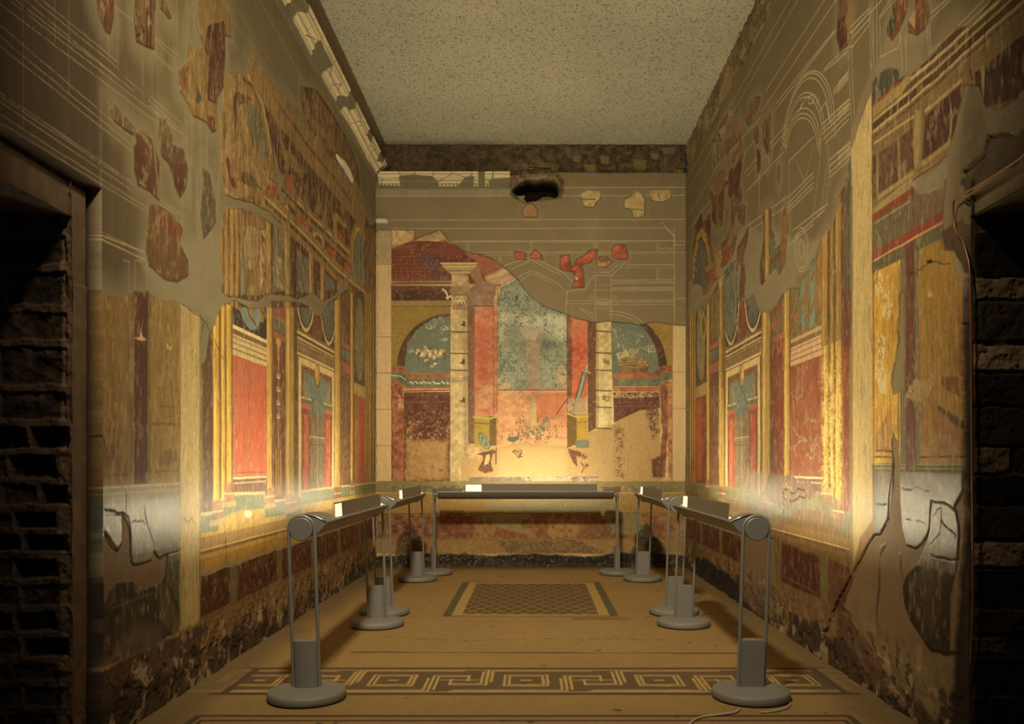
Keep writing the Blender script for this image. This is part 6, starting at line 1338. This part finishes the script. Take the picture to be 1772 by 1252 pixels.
make_cornice('trim_4', 1.92, lambda U, d, z: np.stack([XL + .05 + U, YB - d * .8 + .01, 5.50 + z * .9], -1), 131, True, 'cream stucco cornice with dentils on the end wall, left of the hole', gaps=((1.45, 1.55),))
# ------------------------------------------------------------------ ceiling
bm = bmesh.new()
q = [bm.verts.new(p) for p in ((XL - .3, -1.2, ZC), (XR + .3, -1.2, ZC), (XR + .3, YB + .3, ZC), (XL - .3, YB + .3, ZC))]
bm.faces.new(q[::-1])
me = bpy.data.meshes.new('ceiling'); bm.to_mesh(me); bm.free()
def ceiling_material():
    m, nt, b = nodes_of('grainy_ceiling')
    N = nt.nodes; L = nt.links
    tc = N.new('ShaderNodeTexCoord')
    n = N.new('ShaderNodeTexNoise'); n.inputs['Scale'].default_value = 42; n.inputs['Detail'].default_value = 3; n.inputs['Roughness'].default_value = .65
    n2 = N.new('ShaderNodeTexNoise'); n2.inputs['Scale'].default_value = .6; n2.inputs['Detail'].default_value = 4
    mp = N.new('ShaderNodeMapping'); mp.inputs['Scale'].default_value = (1.0, .75, 1)
    L.new(tc.outputs['Object'], mp.inputs[0]); L.new(mp.outputs[0], n.inputs['Vector']); L.new(tc.outputs['Object'], n2.inputs['Vector'])
    r = N.new('ShaderNodeValToRGB')
    r.color_ramp.elements[0].position = .34; r.color_ramp.elements[0].color = (.27, .26, .185, 1)
    r.color_ramp.elements[1].position = .47; r.color_ramp.elements[1].color = (.78, .80, .64, 1)
    L.new(n.outputs['Fac'], r.inputs[0])
    mx = N.new('ShaderNodeMix'); mx.data_type = 'RGBA'; mx.blend_type = 'MULTIPLY'; mx.inputs['Factor'].default_value = .5
    L.new(r.outputs[0], mx.inputs['A']); L.new(n2.outputs['Fac'], mx.inputs['B'])
    L.new(mx.outputs['Result'], b.inputs['Base Color'])
    b.inputs['Roughness'].default_value = .9
    bp = N.new('ShaderNodeBump'); bp.inputs['Strength'].default_value = .5; bp.inputs['Distance'].default_value = .006
    L.new(n.outputs['Fac'], bp.inputs['Height']); L.new(bp.outputs[0], b.inputs['Normal'])
    return m
me.materials.append(ceiling_material())
def ragged_strip(name, P0, P1, w0, w1, z, seed, label):
    rnd = random.Random(seed); bm = bmesh.new(); n = 260; A = []; Bq = []
    for i in range(n + 1):
        y = P0 + (P1 - P0) * i / n; q = rnd.uniform(-.006, .006)
        A.append(bm.verts.new((w0, y, z))); Bq.append(bm.verts.new((w1 + q, y, z)))
    for i in range(n): bm.faces.new((A[i], A[i + 1], Bq[i + 1], Bq[i]))
    m_ = bpy.data.meshes.new(name); bm.to_mesh(m_); bm.free()
    m_.materials.append(plain('rough_brown_strip', (.25, .20, .12), .95, 0, grain=40, amount=.25, bump=.8))
    o_ = bpy.data.objects.new(name, m_); COL.objects.link(o_); tag(o_, label, kind='structure')
ragged_strip('trim_7', -1, YB, XL - .2, XL + .145, ZC - .004, 8, 'rough dark brown strip along the ceiling edge by the left wall')  # dark brown strip laid just under the left edge of the ceiling
o = bpy.data.objects.new('ceiling', me); COL.objects.link(o); tag(o, 'flat grey-green ceiling slab with a grainy surface', kind='structure')

# ------------------------------------------------------------------ lamps
M_GREY = plain('grey_lacquer', (.225, .23, .23), .42, .35, grain=700, amount=.05, bump=.03)
M_SHIELD = plain('olive_grey_shield', (.17, .15, .12), .5, .1, grain=500, amount=.05)
M_GREYD = plain('dark_grey_rim', (.10, .10, .10), .5, .3, grain=300, amount=.1)
M_BASE = plain('cast_base', (.20, .20, .19), .62, .15, grain=420, amount=.10, bump=.15)
M_CHROME = plain('bare_metal', (.62, .60, .56), .22, 1.0, grain=40, amount=.03)
M_WHITE = plain('white_reflector', (.85, .83, .76), .45, 0, grain=30, amount=.01)
M_PANE = plain('lit_milky_pane', (.85, .80, .65), .5, 0, grain=20, amount=.01, emit=(1.0, .86, .58), strength=.75)
M_TUBE = plain('fluorescent_tube', (.9, .9, .85), .4, 0, grain=20, amount=.01, emit=(1.0, .85, .56), strength=LAMP_W)
M_CABLE = plain('pale_cable', (.42, .38, .32), .5, 0, grain=60, amount=.1)
M_COPPER = plain('copper_cable', (.30, .13, .06), .4, .6, grain=90, amount=.2)
M_STUCCO = plain('stucco', (.72, .66, .52), .8, 0, grain=60, amount=.12, bump=.4)

def mesh_obj(name, bm, mat, parent=None, smooth=40):
    bmesh.ops.recalc_face_normals(bm, faces=bm.faces)
    me = bpy.data.meshes.new(name); bm.to_mesh(me); bm.free()
    me.materials.append(mat)
    if smooth:
        me.polygons.foreach_set('use_smooth', [True] * len(me.polygons))
        me.set_sharp_from_angle(angle=math.radians(smooth))
    o = bpy.data.objects.new(name, me); COL.objects.link(o)
    o.parent = parent
    return o
def lathe(bm, prof, n=48, axis='z', off=(0, 0, 0)):
    rings = []
    for r, z in prof:
        ring = []
        for i in range(n):
            a = 2 * math.pi * i / n
            p = (r * math.cos(a), r * math.sin(a), z) if axis == 'z' else (z, r * math.cos(a), r * math.sin(a))
            ring.append(bm.verts.new(Vector(p) + Vector(off)))
        rings.append(ring)
    for a, b in zip(rings, rings[1:]):
        for i in range(n): bm.faces.new((a[i], a[(i + 1) % n], b[(i + 1) % n], b[i]))
    if prof[0][0] > 1e-5: bm.faces.new(rings[0][::-1])
    if prof[-1][0] > 1e-5: bm.faces.new(rings[-1])
def tube(bm, pts, r, n=12, closed=False):
    pts = [Vector(p) for p in pts]
    rings = []; up = None
    for i, p in enumerate(pts):
        t = (pts[min(i + 1, len(pts) - 1)] - pts[max(i - 1, 0)]).normalized()
        if up is None: up = t.orthogonal().normalized()
        up = (up - t * up.dot(t)).normalized(); w = t.cross(up)
        rings.append([bm.verts.new(p + r * (math.cos(2 * math.pi * k / n) * up + math.sin(2 * math.pi * k / n) * w)) for k in range(n)])
    for a, b in zip(rings, rings[1:]):
        for i in range(n): bm.faces.new((a[i], a[(i + 1) % n], b[(i + 1) % n], b[i]))
    bm.faces.new(rings[0][::-1]); bm.faces.new(rings[-1])
def extrude_yz(bm, prof, x0, x1, close=True, x0p=None):
    """prism along x from a (y,z) outline"""
    a = [bm.verts.new((x0, y, z)) for y, z in prof]; b = [bm.verts.new((x1, y, z)) for y, z in prof]
    n = len(prof)
    for i in range(n if close else n - 1): bm.faces.new((a[i], a[(i + 1) % n], b[(i + 1) % n], b[i]))
    if close: bm.faces.new(a[::-1]); bm.faces.new(b)

HZ = 1.085                                              # height of the head's axis
LEN = 2.50; LEAN = 0.035
def make_lamp():
    """long bar lamp on two hairpin stands; x along the bar, -y the room side, +y the painted wall"""
    root = bpy.data.objects.new('bar_lamp', None); COL.objects.link(root); root.empty_display_size = .1
    for sx in (-1, 1):
        x = sx * LEN / 2
        bm = bmesh.new()
        lathe(bm, [(.230, .006), (.242, .010), (.247, .018), (.247, .050), (.240, .060), (.225, .065), (.12, .078), (.0, .080)], 64, off=(x, 0, 0))
        base = mesh_obj('base', bm, M_BASE, root)
        bm = bmesh.new(); lathe(bm, [(.22, 0), (.228, .002), (.228, .008), (.0, .008)], 48, off=(x, 0, 0)); mesh_obj('rubber_rim', bm, M_GREYD, base)
        # flat round-sided weight box between the rods
        bm = bmesh.new()
        prof = []
        for i in range(25):
            a = math.pi * (-.5 + i / 24.0); prof.append((.0745 * math.sin(a), -.012 - .036 * math.cos(a)))
        pts = [(px_, py_) for px_, py_ in prof] + [(.0745, .03), (-.0745, .03)]
        sgn = -1 if sx > 0 else 1
        v0 = [bm.verts.new((x + b_, a_, .074)) for a_, b_ in pts]; v1 = [bm.verts.new((x + b_, a_ + LEAN * .30, .375)) for a_, b_ in pts]
        n = len(pts)
        for i in range(n): bm.faces.new((v0[i], v0[(i + 1) % n], v1[(i + 1) % n], v1[i]))
        bm.faces.new(v0[::-1]); bm.faces.new(v1)
        bmesh.ops.bevel(bm, geom=[e for e in bm.edges if all(v in v1 for v in e.verts)], offset=.004, segments=2, affect='EDGES')
        mesh_obj('weight_box', bm, M_GREY, root, 35)
        # hairpin rod round the head
        bm = bmesh.new()
        R_ = .083
        pts = [(x, -R_, .055), (x, -R_ + LEAN * .5, .55), (x, -R_ + LEAN, HZ)]
        pts += [(x, LEAN + R_ * math.cos(a), HZ + R_ * math.sin(a)) for a in [math.pi * (1 - i / 16.0) for i in range(1, 16)]]
        pts += [(x, R_ + LEAN, HZ), (x, R_ + LEAN * .5, .55), (x, R_, .055)]
        tube(bm, pts, .0115, 12)
        mesh_obj('hairpin_rod', bm, M_GREY, root, 60)
        bm = bmesh.new()
        lathe(bm, [(.0, -.021), (.070, -.021), (.0745, -.017), (.0745, .017), (.070, .021), (.0, .021)], 48, axis='x', off=(x, LEAN, HZ))
        mesh_obj('head_disc', bm, M_GREY, root, 40)
        bm = bmesh.new()
        lathe(bm, [(.024, 0), (.024, .10)] if sx < 0 else [(.024, -.12), (.024, 0)], 20, axis='x', off=(x, LEAN, HZ))
        mesh_obj('axle', bm, M_CHROME, root, 60)
    y0, z0 = LEAN, HZ
    wing = [(-.150, .038), (-.146, .048), (-.075, .082), (-.02, .092), (.05, .088), (.094, .060), (.098, .035), (.085, -.010), (.05, -.045), (.0, -.060), (-.05, -.052), (-.10, -.025), (-.146, .028)]
    cap = [(y0 + y, z0 + z) for y, z in wing]
    for (xa, xb) in ((-1.19, -.85), (1.05, 1.19)):
        bm = bmesh.new(); extrude_yz(bm, cap, xa, xb)
        bmesh.ops.bevel(bm, geom=[e for e in bm.edges if abs(e.verts[0].co.x - e.verts[1].co.x) < 1e-5], offset=.004, segments=2, affect='EDGES')
        c = mesh_obj('end_cap', bm, M_GREY, root, 35)
        bm = bmesh.new()
        xe = xb + .004 if xa < 0 else xa - .004
        inner = [(y0 + y * .86, z0 + .012 + (z - .012) * .80) for y, z in wing]
        extrude_yz(bm, inner, min(xe, xe + (.004 if xa < 0 else -.004)), max(xe, xe + (.004 if xa < 0 else -.004)))
        mesh_obj('chrome_liner', bm, M_CHROME, c, 35)
        for sy in ((-1,) if xa < 0 else (1,)):
            bm = bmesh.new(); xo = xa - .002 if xa < 0 else xb + .002
            ring = [(y0 + y * .98, z0 + .010 + (z - .010) * .96) for y, z in wing]
            tube(bm, [(xo, y, z) for y, z in ring[:5]] + [], .004, 8)
            tube(bm, [(xo, y, z) for y, z in (ring[-3:] + ring[:1])], .004, 8)
            mesh_obj('edge_trim', bm, M_CHROME, c, 60)
    # open trough: outer shell and white inner reflector, open at the top towards the wall
    shell = [(.088, -.004), (.078, -.022), (.05, -.045), (.0, -.060), (-.05, -.052), (-.10, -.025), (-.146, .030), (-.148, .040), (-.120, .048)]
    def offs(P, d):
        out = []
        for i, p in enumerate(P):
            a = Vector(P[max(i - 1, 0)]); b = Vector(P[min(i + 1, len(P) - 1)]); t = (b - a).normalized()
            out.append((p[0] + t.y * d, p[1] - t.x * d))
        return out
    out_ = [(y0 + y, z0 + z) for y, z in shell]
    inn = offs(out_, .005)
    bm = bmesh.new(); extrude_yz(bm, out_ + inn[::-1], -.855, 1.055)
    mesh_obj('trough', bm, M_GREY, root, 50)
    inn2 = offs(out_, .0065); inn3 = offs(out_, .0085)
    bm = bmesh.new(); extrude_yz(bm, (inn2 + inn3[::-1]), -.85, 1.05)
    mesh_obj('inner_reflector', bm, M_WHITE, root, 50)
    bm = bmesh.new(); extrude_yz(bm, [(y0 - .130, z0 + .046), (y0 - .075, z0 + .030), (y0 - .074, z0 + .034), (y0 - .129, z0 + .050)], -.85, 1.05)
    mesh_obj('shield_rail', bm, M_GREY, root, 0)
    # upright glare shield with its milky window at one end
    ys = y0 - .118
    bm = bmesh.new(); extrude_yz(bm, [(ys, z0 + .038), (ys + .006, z0 + .150), (ys + .010, z0 + .151), (ys + .005, z0 + .038)], -.59, .97)
    sh = mesh_obj('glare_shield', bm, M_SHIELD, root, 0)
    bm = bmesh.new(); extrude_yz(bm, [(ys, z0 + .048), (ys + .006, z0 + .142), (ys + .009, z0 + .142), (ys + .003, z0 + .048)], -.812, -.598)
    mesh_obj('milky_window', bm, M_PANE, sh, 0)
    bm = bmesh.new()
    for (xa, xb, za, zb) in ((-.824, -.59, .038, .050), (-.824, -.59, .140, .151), (-.824, -.810, .038, .151), (-.600, -.59, .038, .151)):
        f = lambda z: .05 * (z - .03)
        vs = [bm.verts.new((x_, ys + f(z_) + t_, z0 + z_)) for x_ in (xa, xb) for z_ in (za, zb) for t_ in (0, .004)]
        for i_ in ((0, 1, 3, 2), (4, 6, 7, 5), (0, 2, 6, 4), (1, 5, 7, 3), (0, 4, 5, 1), (2, 3, 7, 6)): bm.faces.new([vs[k] for k in i_])
    mesh_obj('window_frame', bm, M_GREY, sh, 0)
    bm = bmesh.new(); lathe(bm, [(.012, -.76), (.012, .96)], 10, axis='x', off=(0, y0 + .015, z0 + .012))
    mesh_obj('fluorescent_tube', bm, M_TUBE, root, 60)
    return root
def copy_tree(o, parent=None):
    c = o.copy(); COL.objects.link(c); c.parent = parent
    for ch in [x for x in list(bpy.data.objects) if x.parent == o and x != c]:
        copy_tree(ch, c)
    return c
first = make_lamp()
# centre (x, y), rotation: the +y side of the lamp turns towards its wall
spots = [(-1.450, 6.80, 90, 'grey bar lamp on hairpin stands by the left wall, nearest the left doorway'),
         (-1.490, 9.93, 90, 'grey bar lamp by the left wall, the one behind it towards the end wall'),
         (-.105, 11.83, 0, 'grey bar lamp set straight across in front of the end wall'),
         (1.410, 9.95, -90, 'grey bar lamp by the right wall, the one nearer the end wall'),
         (1.398, 6.82, -90, 'grey bar lamp by the right wall nearest the right doorway, cable at its foot')]
for i, (x, y, a, lab) in enumerate(spots):
    o = first if i == 0 else None
    if o is None: o = copy_tree(first)
    o.location = (x, y, 0.0); o.rotation_euler = (0, 0, math.radians(a))
    tag(o, lab, 'lamp', 'bar lamps along the painted walls')
# ------------------------------------------------------------------ cables and loose stucco
def path_obj(name, pts, r, mat, label, cat, parent=None):
    P = [Vector(p) for p in pts]; out = []
    for i in range(len(P) - 1):
        p0 = P[max(i - 1, 0)]; p1 = P[i]; p2 = P[i + 1]; p3 = P[min(i + 2, len(P) - 1)]
        for k in range(6):
            t = k / 6
            out.append(.5 * ((2 * p1) + (p2 - p0) * t + (2 * p0 - 5 * p1 + 4 * p2 - p3) * t * t + (3 * p1 - p0 - 3 * p2 + p3) * t ** 3))
    out.append(P[-1])
    bm = bmesh.new(); tube(bm, out, r, 10)
    o = mesh_obj(name, bm, mat, parent, 60)
    return tag(o, label, cat)
def fl(x, y, z=.008):
    Y = F * EYE / (y - VY); return ((x - VX) / F * Y, Y, z)
path_obj('power_cable', [fl(1368, 1218), fl(1362, 1226), fl(1340, 1232), fl(1316, 1234)], .006, M_CABLE, 'short loop of pale cable at the right edge of the nearest right lamp base', 'cable')
path_obj('power_cable', [fl(1279, 1227), fl(1272, 1234), fl(1245, 1238), fl(1215, 1242), fl(1196, 1252), fl(1188, 1275), fl(1190, 1320)], .007, M_CABLE, 'pale power cable running over the floor towards the viewer from the nearest right lamp', 'cable')
def rw(x, y, d=.02):
    Y, Z = right_px(x, y); return (XR - d, Y, Z)
path_obj('wall_cable', [rw(1820, 232), rw(1772, 274), rw(1700, 320), rw(1668, 340, .03), rw(1660, 350, .03), rw(1657, 380), rw(1661, 400), rw(1672, 415), rw(1680, 440), rw(1685, 470), rw(1687, 560), rw(1688, 700), rw(1690, 900), rw(1690, 1050), rw(1686, 1150)], .005, M_COPPER, 'thin copper-brown cable following the edge of the right doorway', 'cable')
def chunk(name, loc, size, seed, label, normal='x', parent=None, rot=0):
    rnd = random.Random(seed)
    bm = bmesh.new(); bmesh.ops.create_icosphere(bm, subdivisions=3, radius=1)
    for v in bm.verts:
        c = v.co
        n = 1 + .16 * math.sin(5 * c.x + seed) * math.cos(4 * c.y + 2 * seed) + rnd.uniform(-.04, .04)
        c.x = max(-.8, min(.8, c.x)); c.z = max(-.7, min(.7, c.z)); c.y = max(-.92, min(.92, c.y))
        v.co = Vector((c.x * size[0], c.y * size[1], c.z * size[2])) * n
    bmesh.ops.rotate(bm, verts=bm.verts, cent=(0, 0, 0), matrix=Matrix.Rotation(rot, 3, 'X' if normal == 'x' else 'Y'))
    o = mesh_obj(name, bm, M_STUCCO, parent, 30); o.location = loc
    return tag(o, label, kind='structure')
Y, Z = left_px(596, 293)
chunk('trim_5', (XL + .01, Y, Z), (.05, .46, .05), 2, 'loose cream stucco moulding high on the left wall', rot=.0)
chunk('trim_6', ((661 - VX) / (F / YB), YB - .02, EYE + (VY - 383) / (F / YB)), (.11, .05, .045), 5, 'small cream stucco stub in the left back corner', normal='y')
